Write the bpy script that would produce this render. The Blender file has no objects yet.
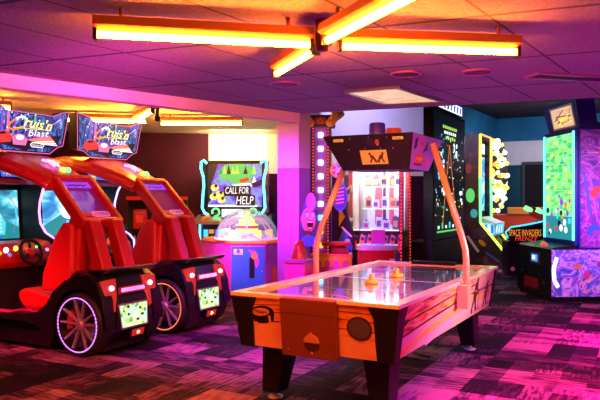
import bpy, bmesh, math, random
from mathutils import Vector, Matrix
random.seed(7)
C = bpy.context.scene.collection
PI = math.pi
V = Vector
F, EYE = 652.0, 1.5
YAW = math.radians(-28.5)

def at(px, d): return ((px-300)*d/F, d)
def on_plane(px, py, z):
    d = F*(EYE-z)/(py-200.0)
    return V(((px-300)*d/F, d, z))

# ------------------------------------------------------------------ materials
MATS = {}
def newmat(name):
    m = bpy.data.materials.new(name); m.use_nodes = True
    nt = m.node_tree; b = nt.nodes['Principled BSDF']
    MATS[name] = m
    return m, nt, b
def mat(name, col, rough=.5, metal=0, emit=None, es=0, coat=0, spec=.5):
    m, nt, b = newmat(name)
    b.inputs['Base Color'].default_value = (*col, 1)
    b.inputs['Roughness'].default_value = rough
    b.inputs['Metallic'].default_value = metal
    b.inputs['Coat Weight'].default_value = coat
    b.inputs['Specular IOR Level'].default_value = spec
    if emit:
        b.inputs['Emission Color'].default_value = (*emit, 1)
        b.inputs['Emission Strength'].default_value = es
    return m
def glow(name, col, s): return mat(name, tuple(min(1, c)*.06 for c in col), .4, 0, col, s)
def ramp(nt, stops, interp='LINEAR'):
    r = nt.nodes.new('ShaderNodeValToRGB'); r.color_ramp.interpolation = interp
    e = r.color_ramp.elements
    while len(e) < len(stops): e.new(.5)
    for k, (p, c) in enumerate(stops):
        e[k].position = p; e[k].color = (*c, 1)
    return r
def art(name, stops, scale=4, stretch=(1,1,1), rot=(0,0,0), kind='noise', es=0, base=1, interp='LINEAR', rough=.35, detail=3, dist=0, coat=0):
    """printed / back-lit procedural picture in object coordinates"""
    m, nt, b = newmat(name); N = nt.nodes.new; L = nt.links.new
    tc = N('ShaderNodeTexCoord'); mp = N('ShaderNodeMapping')
    mp.inputs['Scale'].default_value = stretch; mp.inputs['Rotation'].default_value = rot
    L(tc.outputs['Object'], mp.inputs['Vector'])
    if kind == 'noise':
        t = N('ShaderNodeTexNoise'); t.inputs['Scale'].default_value = scale
        t.inputs['Detail'].default_value = detail; t.inputs['Distortion'].default_value = dist
        out = t.outputs['Fac']
    elif kind == 'voronoi':
        t = N('ShaderNodeTexVoronoi'); t.inputs['Scale'].default_value = scale
        s = N('ShaderNodeSeparateColor'); L(t.outputs['Color'], s.inputs[0]); out = s.outputs[0]
    else:
        t = N('ShaderNodeTexWave'); t.inputs['Scale'].default_value = scale
        t.inputs['Distortion'].default_value = dist; t.inputs['Detail'].default_value = detail
        out = t.outputs['Fac']
    L(mp.outputs[0], t.inputs['Vector'])
    r = ramp(nt, stops, interp); L(out, r.inputs[0])
    b.inputs['Roughness'].default_value = rough; b.inputs['Coat Weight'].default_value = coat
    if rough >= .6: b.inputs['Specular IOR Level'].default_value = .15
    if base:
        L(r.outputs[0], b.inputs['Base Color'])
    else:
        b.inputs['Base Color'].default_value = (.01,.01,.01,1)
    if es:
        L(r.outputs[0], b.inputs['Emission Color']); b.inputs['Emission Strength'].default_value = es
    return m

mat('black', (.010,.009,.011), .4, spec=.25)
mat('black_matte', (.010,.010,.012), .7, spec=.2)
mat('black_gloss', (.008,.007,.010), .28, coat=.2, spec=.4)
mat('charcoal', (.045,.045,.05), .5)
mat('tire', (.012,.012,.013), .62)
mat('red_gloss', (.42,.006,.006), .33, coat=.15)
mat('red_dark', (.32,.008,.012), .3, coat=.4)
mat('red_vinyl', (.55,.010,.008), .5, spec=.3)
mat('chrome', (.62,.52,.48), .3, .6)
mat('steel', (.5,.5,.52), .35, 1)
mat('magenta_plate', (.8,.04,.22), .4)
mat('white', (.8,.8,.8), .5)
mat('cream', (.85,.78,.6), .5)
mat('purple_panel', (.42,.12,.80), .35)
mat('violet_paint', (.34,.06,.42), .4)
mat('magenta_paint', (.7,.05,.4), .45)
mat('blue_paint', (.02,.14,.55), .4)
mat('navy', (.02,.03,.16), .4)
mat('deep_blue', (.015,.02,.35), .3)
mat('yellow_plastic', (.9,.55,.04), .35)
mat('orange_metal', (.88,.46,.24), .28, .25)
mat('orange_print', (.9,.28,.04), .4)
mat('pink_print', (.95,.45,.5), .4)
mat('copper_panel', (.26,.07,.03), .34, .2)
mat('copper_light', (.8,.36,.1), .35, .2)
mat('rail_cream', (.82,.62,.42), .25, coat=.3)
mat('brown_dark', (.06,.016,.01), .5)
mat('red_print', (.8,.06,.03), .4)
mat('yellow_print', (.95,.55,.02), .4)
mat('line_dark', (.07,.02,.02), .4)
mat('skin_print', (.42,.16,.17), .5)
mat('white_print', (.85,.82,.85), .4)
mat('blue_print', (.04,.12,.7), .4)
mat('grille', (.09,.07,.1), .6)
mat('tube_housing', (.22,.06,.025), .5)
mat('silver_trim', (.4,.35,.42), .3, .8)
# glowing things
glow('tube_orange', (1,.185,.005), 270)
glow('tube_yellow', (1,.38,.03), 200)
glow('led_violet', (.75,.22,1), 3.6)
glow('led_blue_violet', (.36,.26,1), 4)
glow('led_magenta', (1,.25,.85), 1.8)
glow('ring_violet', (.72,.20,1), 2.2)
glow('ring_amber', (1,.17,.05), 2.0)
glow('led_amber', (1,.26,.12), 2.2)
glow('led_red', (1,.04,.03), 1.5)
glow('led_cyan', (.10,.85,1), 3.2)
glow('led_cyan_soft', (.05,.65,.85), 1.6)
glow('led_green', (.15,1,.25), 2.4)
glow('led_yellow', (1,.75,.08), 2.2)
glow('led_yellow_green', (.65,1,.1), 2.2)
glow('led_orange', (1,.32,.03), 2.2)
glow('led_white', (1,.95,.95), 4)
glow('lamp_white', (1,.97,.9), 2.2)
glow('shelf_glow', (1,.93,.72), 1.5)
glow('tail_glow', (1,.03,.02), .55)
glow('tail_hot', (1,.72,1), 3)
glow('reverse_amber', (1,.16,.03), 2.2)
glow('pix_white', (.9,.92,1), 1.5)
glow('pix_yellow', (1,.78,.05), 1.3)
glow('marq_yellow', (1,.85,.1), 2.2)
glow('pix_orange', (1,.3,.03), 1.1)
glow('pix_red', (.9,.05,.04), 1.0)
glow('pix_pink', (1,.18,.5), 1.1)
glow('pix_purple', (.35,.06,.9), 1.0)
glow('pix_blue', (.04,.16,.95), 1.0)
glow('pix_cyan', (.08,.75,.95), 1.1)
glow('pix_teal', (.02,.35,.4), .9)
glow('pix_green', (.1,.7,.15), 1.0)
glow('pix_lime', (.45,.95,.12), 1.1)
glow('pix_dark', (.01,.01,.04), .5)
glow('pix_black', (.002,.002,.004), .2)
glow('beacon_red', (1,.05,.02), .5)
glow('beacon_purple', (.15,.03,.35), .25)
glow('display_amber', (1,.25,.03), .9)
glow('card_blue', (.06,.2,1), 1.6)
glow('panel_warm', (1,.62,.40), .85)
glow('panel_warm_deep', (.9,.36,.14), .8)
art('screen_race', [(.25,(.02,.05,.35)),(.45,(.04,.35,.75)),(.55,(.35,.8,.95)),(.66,(.85,.95,1)),(.8,(.1,.35,.7))], 3.2, (1,1,1.6), es=1.25, base=0, dist=.6)
art('screen_race_teal', [(.25,(.02,.08,.2)),(.45,(.03,.3,.45)),(.58,(.15,.75,.85)),(.7,(.75,.95,1)),(.85,(.05,.3,.5))], 3.5, (1,1,1.8), es=1.2, base=0, dist=.8)
art('marquee_city', [(.36,(.002,.004,.03)),(.45,(.006,.03,.28)),(.52,(.03,.30,.9)),(.55,(.005,.01,.08)),(.62,(.08,.01,.25)),(.68,(.5,.6,1)),(.74,(.005,.005,.05))], 8, (1,2.0,.8), es=1.15, base=0, dist=.8)
art('screen_help', [(.3,(.10,.03,.45)),(.45,(.16,.06,.75)),(.55,(.25,.35,.8)),(.65,(.10,.25,.3)),(.8,(.5,.6,.85))], 4, es=1.2, base=0)
art('screen_green', [(.3,(.02,.45,.25)),(.45,(.08,.85,.35)),(.55,(.5,1,.25)),(.65,(.1,.8,.65)),(.8,(.8,1,.5))], 5, (1,1,1.4), es=1.15, base=0)
art('plate_picture', [(.3,(.05,.25,.15)),(.42,(.5,.75,.2)),(.5,(.9,.9,.5)),(.6,(.3,.75,.7)),(.72,(1,.85,.5)),(.85,(.6,.1,.3))], 14, es=1.3, base=0, dist=1)
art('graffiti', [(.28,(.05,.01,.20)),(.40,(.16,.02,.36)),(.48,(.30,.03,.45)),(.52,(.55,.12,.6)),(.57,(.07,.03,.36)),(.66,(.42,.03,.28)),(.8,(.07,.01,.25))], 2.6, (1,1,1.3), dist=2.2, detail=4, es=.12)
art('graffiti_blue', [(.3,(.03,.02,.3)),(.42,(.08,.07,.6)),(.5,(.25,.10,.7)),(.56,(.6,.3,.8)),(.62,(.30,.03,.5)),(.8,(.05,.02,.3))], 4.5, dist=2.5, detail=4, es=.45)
art('space_art', [(.35,(.01,.01,.015)),(.52,(.015,.012,.03)),(.6,(.12,.02,.04)),(.67,(.02,.06,.2)),(.75,(.25,.12,.02))], 3.5, detail=4, dist=.8)
art('side_streaks', [(.30,(.10,.02,.015)),(.40,(.42,.07,.02)),(.47,(.85,.36,.06)),(.53,(.80,.48,.30)),(.58,(.55,.09,.03)),(.66,(.9,.5,.16)),(.76,(.22,.05,.03))], 2.8, (1,.7,6.5), (math.radians(9),0,0), rough=.3, detail=4, dist=.4)
art('ice_print', [(.3,(.70,.32,.24)),(.5,(.80,.46,.38)),(.7,(.66,.32,.38))], 1.6, (1,.5,3), rough=.3)
art('wood_print', [(.3,(.62,.10,.02)),(.45,(.85,.24,.03)),(.55,(.95,.36,.05)),(.7,(.5,.07,.02))], 3, (1,1,6), rough=.3, dist=.4)
art('front_ice', [(.3,(.85,.36,.14)),(.5,(.92,.48,.24)),(.7,(.8,.3,.1))], 2, (1,1,2), rough=.3)
art('prize_mix', [(.2,(.9,.9,.9)),(.4,(.8,.75,.6)),(.5,(.95,.95,.9)),(.6,(.7,.12,.08)),(.7,(.9,.75,.2)),(.85,(.15,.12,.2))], 14, kind='voronoi', rough=.5)
art('flame_print', [(.3,(.02,.02,.05)),(.47,(.03,.06,.3)),(.54,(.5,.05,.02)),(.62,(.95,.4,.03)),(.75,(.02,.02,.06))], 5, (1,1,.6), dist=1.5, es=.25)
art('star_print', [(.4,(.30,.03,.32)),(.55,(.42,.05,.42)),(.68,(.55,.04,.30))], 2.5)
art('candy_heap', [(.1,(.9,.9,.95)),(.3,(.1,.6,.9)),(.45,(.95,.2,.4)),(.6,(.95,.85,.2)),(.8,(.3,.8,.3)),(.95,(.8,.3,.9))], 18, kind='voronoi', es=.08)
art('bulb_glow', [(.1,(.01,.01,.01)),(.3,(.9,.85,.7)),(.45,(.02,.02,.02)),(.55,(1,.65,.1)),(.7,(.9,.95,.8)),(.85,(.03,.03,.02))], 9, kind='voronoi', es=1.6, base=0, interp='CONSTANT')
art('wall_maroon', [(.4,(.030,.002,.020)),(.6,(.040,.003,.026))], 3, rough=.7)
art('wall_white', [(.4,(.68,.68,.70)),(.6,(.74,.74,.76))], 3, rough=.7)
art('wall_teal', [(.4,(.015,.14,.27)),(.6,(.02,.17,.31))], 2, rough=.7)
art('wall_dark_teal', [(.4,(.012,.07,.10)),(.6,(.016,.09,.12))], 2, rough=.7)
art('wall_lavender', [(.4,(.62,.60,.68)),(.6,(.68,.66,.74))], 2, rough=.7)
art('wall_purple', [(.4,(.30,.05,.44)),(.6,(.34,.06,.48))], 2, rough=.6)
art('column_upper', [(.4,(.66,.52,.66)),(.6,(.72,.56,.70))], 2, rough=.6)
art('column_lower', [(.4,(.34,.12,.44)),(.6,(.38,.14,.48))], 2, rough=.6)
art('beam_paint', [(.4,(.78,.60,.70)),(.6,(.84,.66,.74))], 2, rough=.6)
art('ceiling_dark', [(.4,(.035,.028,.04)),(.6,(.05,.04,.055))], 3, rough=.8)
art('ceiling_warm', [(.4,(.70,.62,.50)),(.6,(.78,.70,.56))], 4, rough=.8)

def m_glass(name, tint, alpha, es=0, rough=.05, edge=0):
    m, nt, b = newmat(name); N = nt.nodes.new
    tr = N('ShaderNodeBsdfTransparent'); tr.inputs[0].default_value = (*[.5+.5*c for c in tint], 1)
    mx = N('ShaderNodeMixShader'); mx.inputs[0].default_value = alpha
    if edge:
        lw = N('ShaderNodeLayerWeight'); lw.inputs[0].default_value = .35; ma = N('ShaderNodeMath'); ma.operation = 'MULTIPLY_ADD'
        nt.links.new(lw.outputs['Facing'], ma.inputs[0]); ma.inputs[1].default_value = edge; ma.inputs[2].default_value = alpha; nt.links.new(ma.outputs[0], mx.inputs[0])
    b.inputs['Base Color'].default_value = (*tint, 1); b.inputs['Roughness'].default_value = rough
    if es:
        b.inputs['Emission Color'].default_value = (*tint, 1); b.inputs['Emission Strength'].default_value = es
    nt.links.new(tr.outputs[0], mx.inputs[1]); nt.links.new(b.outputs[0], mx.inputs[2])
    nt.links.new(mx.outputs[0], nt.nodes['Material Output'].inputs[0])
m_glass('glass_purple', (.45,.08,.85), .42)
m_glass('glass_clear', (.75,.85,.95), .14)
m_glass('glass_dome', (.45,.8,.9), .05, edge=.6)

def m_playfield():
    m, nt, b = newmat('playfield'); N = nt.nodes.new; L = nt.links.new
    b.inputs['Base Color'].default_value = (.20,.28,.50,1); b.inputs['Roughness'].default_value = .09
    b.inputs['Specular IOR Level'].default_value = 1.0; b.inputs['Coat Weight'].default_value = 1.0; b.inputs['Coat Roughness'].default_value = .04
    b.inputs['IOR'].default_value = 1.8; b.inputs['Coat IOR'].default_value = 1.9
m_playfield()

def m_carpet():
    m, nt, b = newmat('carpet'); N = nt.nodes.new; L = nt.links.new
    def math_(op, a, bb=None):
        n = N('ShaderNodeMath'); n.operation = op
        for k, x in enumerate((a, bb)):
            if x is None: continue
            if isinstance(x, (int, float)): n.inputs[k].default_value = x
            else: L(x, n.inputs[k])
        return n.outputs[0]
    tc = N('ShaderNodeTexCoord'); mp = N('ShaderNodeMapping'); mp.inputs['Rotation'].default_value = (0,0,math.radians(28.5))
    L(tc.outputs['Object'], mp.inputs['Vector'])
    def cells(sx, sy, off):
        s = N('ShaderNodeMapping'); s.inputs['Scale'].default_value = (sx, sy, 1); s.inputs['Location'].default_value = off
        L(mp.outputs[0], s.inputs['Vector'])
        fl = N('ShaderNodeVectorMath'); fl.operation = 'FLOOR'; L(s.outputs[0], fl.inputs[0])
        w = N('ShaderNodeTexWhiteNoise'); w.noise_dimensions = '2D'; L(fl.outputs[0], w.inputs['Vector'])
        return w.outputs['Value'], w.outputs['Color']
    v1, c1 = cells(2.3, 2.3, (.1,.3,0))
    v2, _ = cells(4.6, 2.3, (.2,.6,0))
    v3, _ = cells(2.3, 6.9, (.1,.9,0))
    def streak(sx, sy):
        s = N('ShaderNodeMapping'); s.inputs['Scale'].default_value = (sx, sy, 1); L(mp.outputs[0], s.inputs['Vector'])
        n = N('ShaderNodeTexNoise'); n.inputs['Scale'].default_value = 1; n.inputs['Detail'].default_value = 2; L(s.outputs[0], n.inputs['Vector'])
        r = ramp(nt, [(.40,(0,0,0)),(.58,(1,1,1))]); L(n.outputs['Fac'], r.inputs[0]); return r.outputs[0]
    sa, sb = streak(5, 34), streak(34, 5)
    sep = N('ShaderNodeSeparateColor'); L(c1, sep.inputs[0])
    pick = math_('GREATER_THAN', sep.outputs[1], .62)
    mx = N('ShaderNodeMix'); mx.data_type = 'FLOAT'; L(pick, mx.inputs[0]); L(sa, mx.inputs[2]); L(sb, mx.inputs[3])
    br = math_('ADD', math_('MULTIPLY', v1, .52), math_('ADD', math_('MULTIPLY', v2, .27), math_('MULTIPLY', v3, .21)))
    br = math_('ADD', br, math_('MULTIPLY', math_('SUBTRACT', mx.outputs[0], .5), .20))
    fine = N('ShaderNodeTexNoise'); fine.inputs['Scale'].default_value = 90; fine.inputs['Detail'].default_value = 2; L(mp.outputs[0], fine.inputs['Vector'])
    br = math_('ADD', br, math_('MULTIPLY', math_('SUBTRACT', fine.outputs['Fac'], .5), .35))
    r = ramp(nt, [(.28,(.006,.002,.007)),(.42,(.018,.005,.018)),(.53,(.055,.014,.045)),(.66,(.19,.06,.12)),(.82,(.38,.16,.21))]); L(br, r.inputs[0])
    L(r.outputs[0], b.inputs['Base Color']); b.inputs['Roughness'].default_value = .9; b.inputs['Specular IOR Level'].default_value = .2
    bp = N('ShaderNodeBump'); bp.inputs['Strength'].default_value = .3; bp.inputs['Distance'].default_value = .01
    L(fine.outputs['Fac'], bp.inputs['Height']); L(bp.outputs[0], b.inputs['Normal'])
m_carpet()

def m_ceiling():
    """mineral-fibre tiles in a metal grid; the two grid directions are read off the photo"""
    m, nt, b = newmat('ceiling_tile'); N = nt.nodes.new; L = nt.links.new
    tc = N('ShaderNodeTexCoord')
    def line(dirv, off, step):
        d = N('ShaderNodeVectorMath'); d.operation = 'DOT_PRODUCT'; L(tc.outputs['Object'], d.inputs[0]); d.inputs[1].default_value = dirv
        a = N('ShaderNodeMath'); a.operation = 'MULTIPLY_ADD'; L(d.outputs['Value'], a.inputs[0]); a.inputs[1].default_value = 1/step; a.inputs[2].default_value = off
        f = N('ShaderNodeMath'); f.operation = 'FRACT'; L(a.outputs[0], f.inputs[0])
        s = N('ShaderNodeMath'); s.operation = 'SUBTRACT'; L(f.outputs[0], s.inputs[0]); s.inputs[1].default_value = .5
        g = N('ShaderNodeMath'); g.operation = 'ABSOLUTE'; L(s.outputs[0], g.inputs[0])
        h = N('ShaderNodeMath'); h.operation = 'LESS_THAN'; L(g.outputs[0], h.inputs[0]); h.inputs[1].default_value = .016
        return h.outputs[0]
    a1 = math.radians(34.5); a2 = math.radians(-22)
    l1 = line((math.cos(a1), -math.sin(a1), 0), .0+.5-.0, .61)
    l2 = line((-math.sin(a2), math.cos(a2), 0), .35, 1.22)
    mx = N('ShaderNodeMath'); mx.operation = 'MAXIMUM'; L(l1, mx.inputs[0]); L(l2, mx.inputs[1])
    n = N('ShaderNodeTexNoise'); n.inputs['Scale'].default_value = 45; n.inputs['Detail'].default_value = 4; L(tc.outputs['Object'], n.inputs['Vector'])
    r = ramp(nt, [(.3,(.23,.175,.27)),(.6,(.33,.26,.38))]); L(n.outputs['Fac'], r.inputs[0])
    c = N('ShaderNodeMix'); c.data_type = 'RGBA'; L(mx.outputs[0], c.inputs[0]); L(r.outputs[0], c.inputs[6]); c.inputs[7].default_value = (.10,.09,.10,1)
    L(c.outputs[2], b.inputs['Base Color']); b.inputs['Roughness'].default_value = .85; b.inputs['Specular IOR Level'].default_value = .15
    bp = N('ShaderNodeBump'); bp.inputs['Strength'].default_value = .25; bp.inputs['Distance'].default_value = .01; L(n.outputs['Fac'], bp.inputs['Height']); L(bp.outputs[0], b.inputs['Normal'])
m_ceiling()

# ------------------------------------------------------------------ mesh helpers
class MB:
    def __init__(s): s.v, s.f, s.m, s.sm, s.names = [], [], [], [], []
    def mi(s, n):
        if n not in s.names: s.names.append(n)
        return s.names.index(n)
    def add(s, vs, fs, m, smooth=False):
        o = len(s.v); s.v += [tuple(v) for v in vs]; k = s.mi(m)
        for f in fs: s.f.append(tuple(i+o for i in f)); s.m.append(k); s.sm.append(smooth)
        return s
    def hexa(s, p, m):   # p: bottom 4 (ccw), top 4
        return s.add(p, [(3,2,1,0),(4,5,6,7),(0,1,5,4),(1,2,6,5),(2,3,7,6),(3,0,4,7)], m)
    def box(s, x0, x1, y0, y1, z0, z1, m):
        return s.hexa([(x0,y0,z0),(x1,y0,z0),(x1,y1,z0),(x0,y1,z0),(x0,y0,z1),(x1,y0,z1),(x1,y1,z1),(x0,y1,z1)], m)
    def frust(s, b, z0, t, z1, m):   # rectangles (x0,x1,y0,y1)
        q = lambda r, z: [(r[0],r[2],z),(r[1],r[2],z),(r[1],r[3],z),(r[0],r[3],z)]
        return s.hexa(q(b,z0)+q(t,z1), m)
    def prism(s, poly, axis, a, b, m, cap=None):
        def P(q, w): return {'x':(w,q[0],q[1]), 'y':(q[0],w,q[1]), 'z':(q[0],q[1],w)}[axis]
        n = len(poly); vs = [P(q,a) for q in poly]+[P(q,b) for q in poly]
        s.add(vs, [(i,(i+1)%n,(i+1)%n+n,i+n) for i in range(n)], m)
        s.add(vs, [tuple(range(n)), tuple(range(2*n-1,n-1,-1))], cap or m)
        return s
    def tube(s, pts, r, m, n=10, closed=False, caps=True):
        pts = [V(p) for p in pts]; k = len(pts); rings = []; ref = None
        for i, p in enumerate(pts):
            t = (pts[(i+1)%k]-pts[i-1]) if closed else (pts[min(i+1,k-1)]-pts[max(i-1,0)])
            t.normalize()
            if ref is None: ref = V((0,0,1)) if abs(t.z) < .9 else V((1,0,0))
            ref = (ref - t*ref.dot(t)).normalized(); b2 = t.cross(ref)
            rr = r[i] if isinstance(r, (list, tuple)) else r
            rings.append([p+ref*math.cos(2*PI*j/n)*rr+b2*math.sin(2*PI*j/n)*rr for j in range(n)])
        vs = [v for g in rings for v in g]; fs = []
        for i in range(k if closed else k-1):
            for j in range(n):
                a, b = i*n+j, i*n+(j+1)%n; c, d = ((i+1)%k)*n+(j+1)%n, ((i+1)%k)*n+j
                fs.append((a,b,c,d))
        s.add(vs, fs, m, True)
        if caps and not closed: s.add(rings[0]+rings[-1], [tuple(range(n)), tuple(range(2*n-1,n-1,-1))], m)
        return s
    def lathe(s, prof, m, c=(0,0,0), axis='z', n=28, a0=0, a1=2*PI):
        full = abs(a1-a0-2*PI) < 1e-6; k = n if full else n+1; vs = []
        for i in range(k):
            t = a0+(a1-a0)*i/n
            for r, h in prof:
                x, y = r*math.cos(t), r*math.sin(t)
                q = {'z':(x,y,h),'y':(x,h,y),'x':(h,x,y)}[axis]
                vs.append((q[0]+c[0],q[1]+c[1],q[2]+c[2]))
        L = len(prof); fs = []
        for i in range(n):
            for j in range(L-1):
                a = i*L+j; b = ((i+1)%k)*L+j
                fs.append((a,b,b+1,a+1))
        return s.add(vs, fs, m, True)
    def ball(s, c, r, m, sz=1, n=14):
        return s.lathe([(max(1e-4,r*math.sin(PI*i/8)), -r*sz*math.cos(PI*i/8)) for i in range(9)], m, c, 'z', n)
    def build(s, name, parent=None, bevel=0, fix=True):
        me = bpy.data.meshes.new(name); me.from_pydata(s.v, [], s.f)
        for n in s.names: me.materials.append(MATS[n])
        me.polygons.foreach_set('material_index', s.m); me.polygons.foreach_set('use_smooth', s.sm)
        if fix:
            b = bmesh.new(); b.from_mesh(me); bmesh.ops.remove_doubles(b, verts=b.verts, dist=1e-5)
            bmesh.ops.recalc_face_normals(b, faces=b.faces); b.to_mesh(me); b.free()
        o = bpy.data.objects.new(name, me); C.objects.link(o)
        if parent: o.parent = parent
        if bevel:
            md = o.modifiers.new('edge', 'BEVEL'); md.width = bevel; md.segments = 2; md.limit_method = 'ANGLE'; md.angle_limit = math.radians(40)
        return o

GLYPH = {}
def glyphs(t):
    if t in GLYPH: return GLYPH[t]
    cu = bpy.data.curves.new('t', 'FONT'); cu.body = t; cu.resolution_u = 2; cu.align_x = 'CENTER'
    o = bpy.data.objects.new('t', cu); C.objects.link(o)
    me = o.to_mesh(); vs = [(v.co.x, v.co.y) for v in me.vertices]; fs = [tuple(p.vertices) for p in me.polygons]
    o.to_mesh_clear(); bpy.data.objects.remove(o); bpy.data.curves.remove(cu)
    x0 = min(v[0] for v in vs); x1 = max(v[0] for v in vs); y0 = min(v[1] for v in vs); y1 = max(v[1] for v in vs)
    vs = [((x-(x0+x1)/2)/(x1-x0), (y-(y0+y1)/2)/(y1-y0)) for x, y in vs]
    GLYPH[t] = (vs, fs); return GLYPH[t]

class Pl:
    """a flat face of a thing to print on: origin, right, up"""
    def __init__(s, mb, o, ex, ey): s.mb, s.o, s.ex, s.ey = mb, V(o), V(ex).normalized(), V(ey).normalized(); s.n = s.ex.cross(s.ey); s.k = 0
    def P(s, a, b, off=.002): return s.o+s.ex*a+s.ey*b+s.n*off
    def poly(s, pts, m, off=.002): s.mb.add([s.P(a,b,off) for a, b in pts], [tuple(range(len(pts)))], m)
    def rect(s, a0, a1, b0, b1, m, off=.002): s.poly([(a0,b0),(a1,b0),(a1,b1),(a0,b1)], m, off)
    def disc(s, a, b, r, m, off=.003, ry=None, n=18, rot=0):
        ry = ry or r; cr, sr = math.cos(rot), math.sin(rot)
        s.poly([(a+r*math.cos(2*PI*i/n)*cr-ry*math.sin(2*PI*i/n)*sr, b+r*math.cos(2*PI*i/n)*sr+ry*math.sin(2*PI*i/n)*cr) for i in range(n)], m, off)
    def line(s, pts, w, m, off=.003):
        for (a0,b0), (a1,b1) in zip(pts, pts[1:]):
            l = math.hypot(a1-a0,b1-b0) or 1; u, v = -(b1-b0)/l*w/2, (a1-a0)/l*w/2
            s.poly([(a0-u,b0-v),(a1-u,b1-v),(a1+u,b1+v),(a0+u,b0+v)], m, off)
    def text(s, t, a, b, w, h, m, off=.005, shear=0, rise=0):
        vs, fs = glyphs(t)
        s.mb.add([s.P(a+x*w+y*h*shear, b+y*h+x*w*rise, off) for x, y in vs], fs, m)
    def scribble(s, a, b, w, h, m, off=.005, k=7):
        """lettering too small to read: a row of short strokes"""
        r = random.Random(int(1000*(abs(a)+abs(b)+w)))
        for i in range(k):
            x = a-w/2+(i+.5)*w/k; t = w/k*.42
            s.line([(x-t,b-h*r.uniform(.2,.5)),(x-t*.2,b+h*r.uniform(.1,.5)),(x+t*.7,b-h*r.uniform(-.2,.5))], w/k*.32, m, off+.0002*(i%3))
    def slab(s, pts, m, off0, off1):
        n = len(pts); vs = [s.P(a,b,off0) for a, b in pts]+[s.P(a,b,off1) for a, b in pts]
        s.mb.add(vs, [(i,(i+1)%n,(i+1)%n+n,i+n) for i in range(n)]+[tuple(range(n)),tuple(range(2*n-1,n-1,-1))], m)

def thing(name, label, cat, loc=(0,0,0), rz=0, group=None):
    o = bpy.data.objects.new(name, None); C.objects.link(o); o.empty_display_size = .1
    o.location = loc; o.rotation_euler = (0,0,rz); o['label'] = label; o['category'] = cat
    if group: o['group'] = group
    return o
def tag(o, label, cat, group=None, loc=None, rz=0):
    o['label'] = label; o['category'] = cat
    if group: o['group'] = group
    if loc is not None: o.location = loc; o.rotation_euler = (0,0,rz)
    return o
def struct(name, mb, bevel=0):
    o = mb.build(name, None, bevel); o['kind'] = 'structure'; return o

# ------------------------------------------------------------------ the setting
CZ, CZ2, CZ3 = 2.55, 2.75, 3.74
struct('floor', MB().box(-9, 12, -2, 20, -.05, 0, 'carpet'))
EDGE_A, EDGE_B = V((0,7.87)), V((5.6,5.6))
BEAM_A, BEAM_B = V((-6.5,1.37)), V((0,7.87))
struct('ceiling', MB().prism([tuple(BEAM_A),(-6.5,-2),(5.6,-2),tuple(EDGE_B),tuple(EDGE_A)], 'z', CZ, CZ+.05, 'ceiling_tile'))
bd = (BEAM_B-BEAM_A).normalized(); bn = V((-bd.y, bd.x))
struct('trim_1', MB().prism([tuple(BEAM_A), tuple(BEAM_B), tuple(BEAM_B+bn*.14), tuple(BEAM_A+bn*.14)], 'z', 2.435, CZ2+.05, 'beam_paint'), .004)
struct('ceiling_back', MB().prism([tuple(BEAM_A+bn*.1),tuple(BEAM_B+bn*.1),(.3,8.3),(.3,12.9),(-9,11.2),(-9,1.3)], 'z', CZ2, CZ2+.05, 'ceiling_warm'))
ed = (EDGE_B-EDGE_A).normalized(); en = V((-ed.y, ed.x))
struct('trim_2', MB().prism([tuple(EDGE_A), tuple(EDGE_B), tuple(EDGE_B+en*.06), tuple(EDGE_A+en*.06)], 'z', CZ+.001, CZ3+.04, 'wall_purple'))
struct('ceiling_hall', MB().prism([tuple(EDGE_A), tuple(EDGE_B), (12,5.6),(12,20),(-.2,20),(-.2,8.2)], 'z', CZ3, CZ3+.05, 'ceiling_dark'))
def wall(name, pts, bands, t=.1):
    """upright wall along a path, one mesh, painted in horizontal bands (z0, z1, paint)"""
    mb = MB()
    for (x0,y0), (x1,y1) in zip(pts, pts[1:]):
        d = V((x1-x0,y1-y0)).normalized(); n = V((-d.y,d.x))*t
        for z0, z1, m in bands:
            mb.prism([(x0,y0),(x1,y1),(x1+n.x,y1+n.y),(x0+n.x,y0+n.y)], 'z', z0, z1, m)
    return struct(name, mb)
wall('wall_back_left', [(-9,11.0),(-1.72,12.3)], [(0,1.05,'wall_dark_teal'),(1.05,CZ2+.02,'wall_maroon')])
wall('wall_back_alcove', [(-1.72,12.3),(-.62,12.3)], [(0,1.0,'wall_maroon'),(1.0,CZ2+.02,'wall_white')])
wall('wall_back_middle', [(-.62,12.3),(.3,12.9),(2.79,13.7)], [(0,2.0,'wall_maroon'),(2.0,CZ3+.02,'wall_lavender')])
wall('wall_hall', [(2.79,13.7),(5.44,18)], [(0,2.45,'wall_dark_teal'),(2.45,3.02,'wall_white'),(3.02,CZ3+.02,'wall_teal')])
wall('wall_back', [(5.44,18),(11,15.05)], [(0,2.45,'wall_dark_teal'),(2.45,3.1,'wall_white'),(3.1,CZ3+.02,'wall_teal')])
wall('wall_right', [(11,15.05),(6.4,11.2),(5.6,5.6),(5.6,-2)], [(0,1.1,'wall_purple'),(1.1,CZ3+.02,'wall_purple')])
wall('wall_left', [(-9,-2),(-9,11.0)], [(0,CZ2+.02,'wall_maroon')])
# column at the end of the beam
cx, cy = at(294, 8.3)
mb = MB(); s = .155
mb.box(-s,s,-s,s,0,1.9,'column_lower'); mb.box(-s,s,-s,s,1.9,CZ2,'column_upper')
o = struct('column', mb, .006); o.location = (cx,cy,0); o.rotation_euler = (0,0,YAW)
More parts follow.
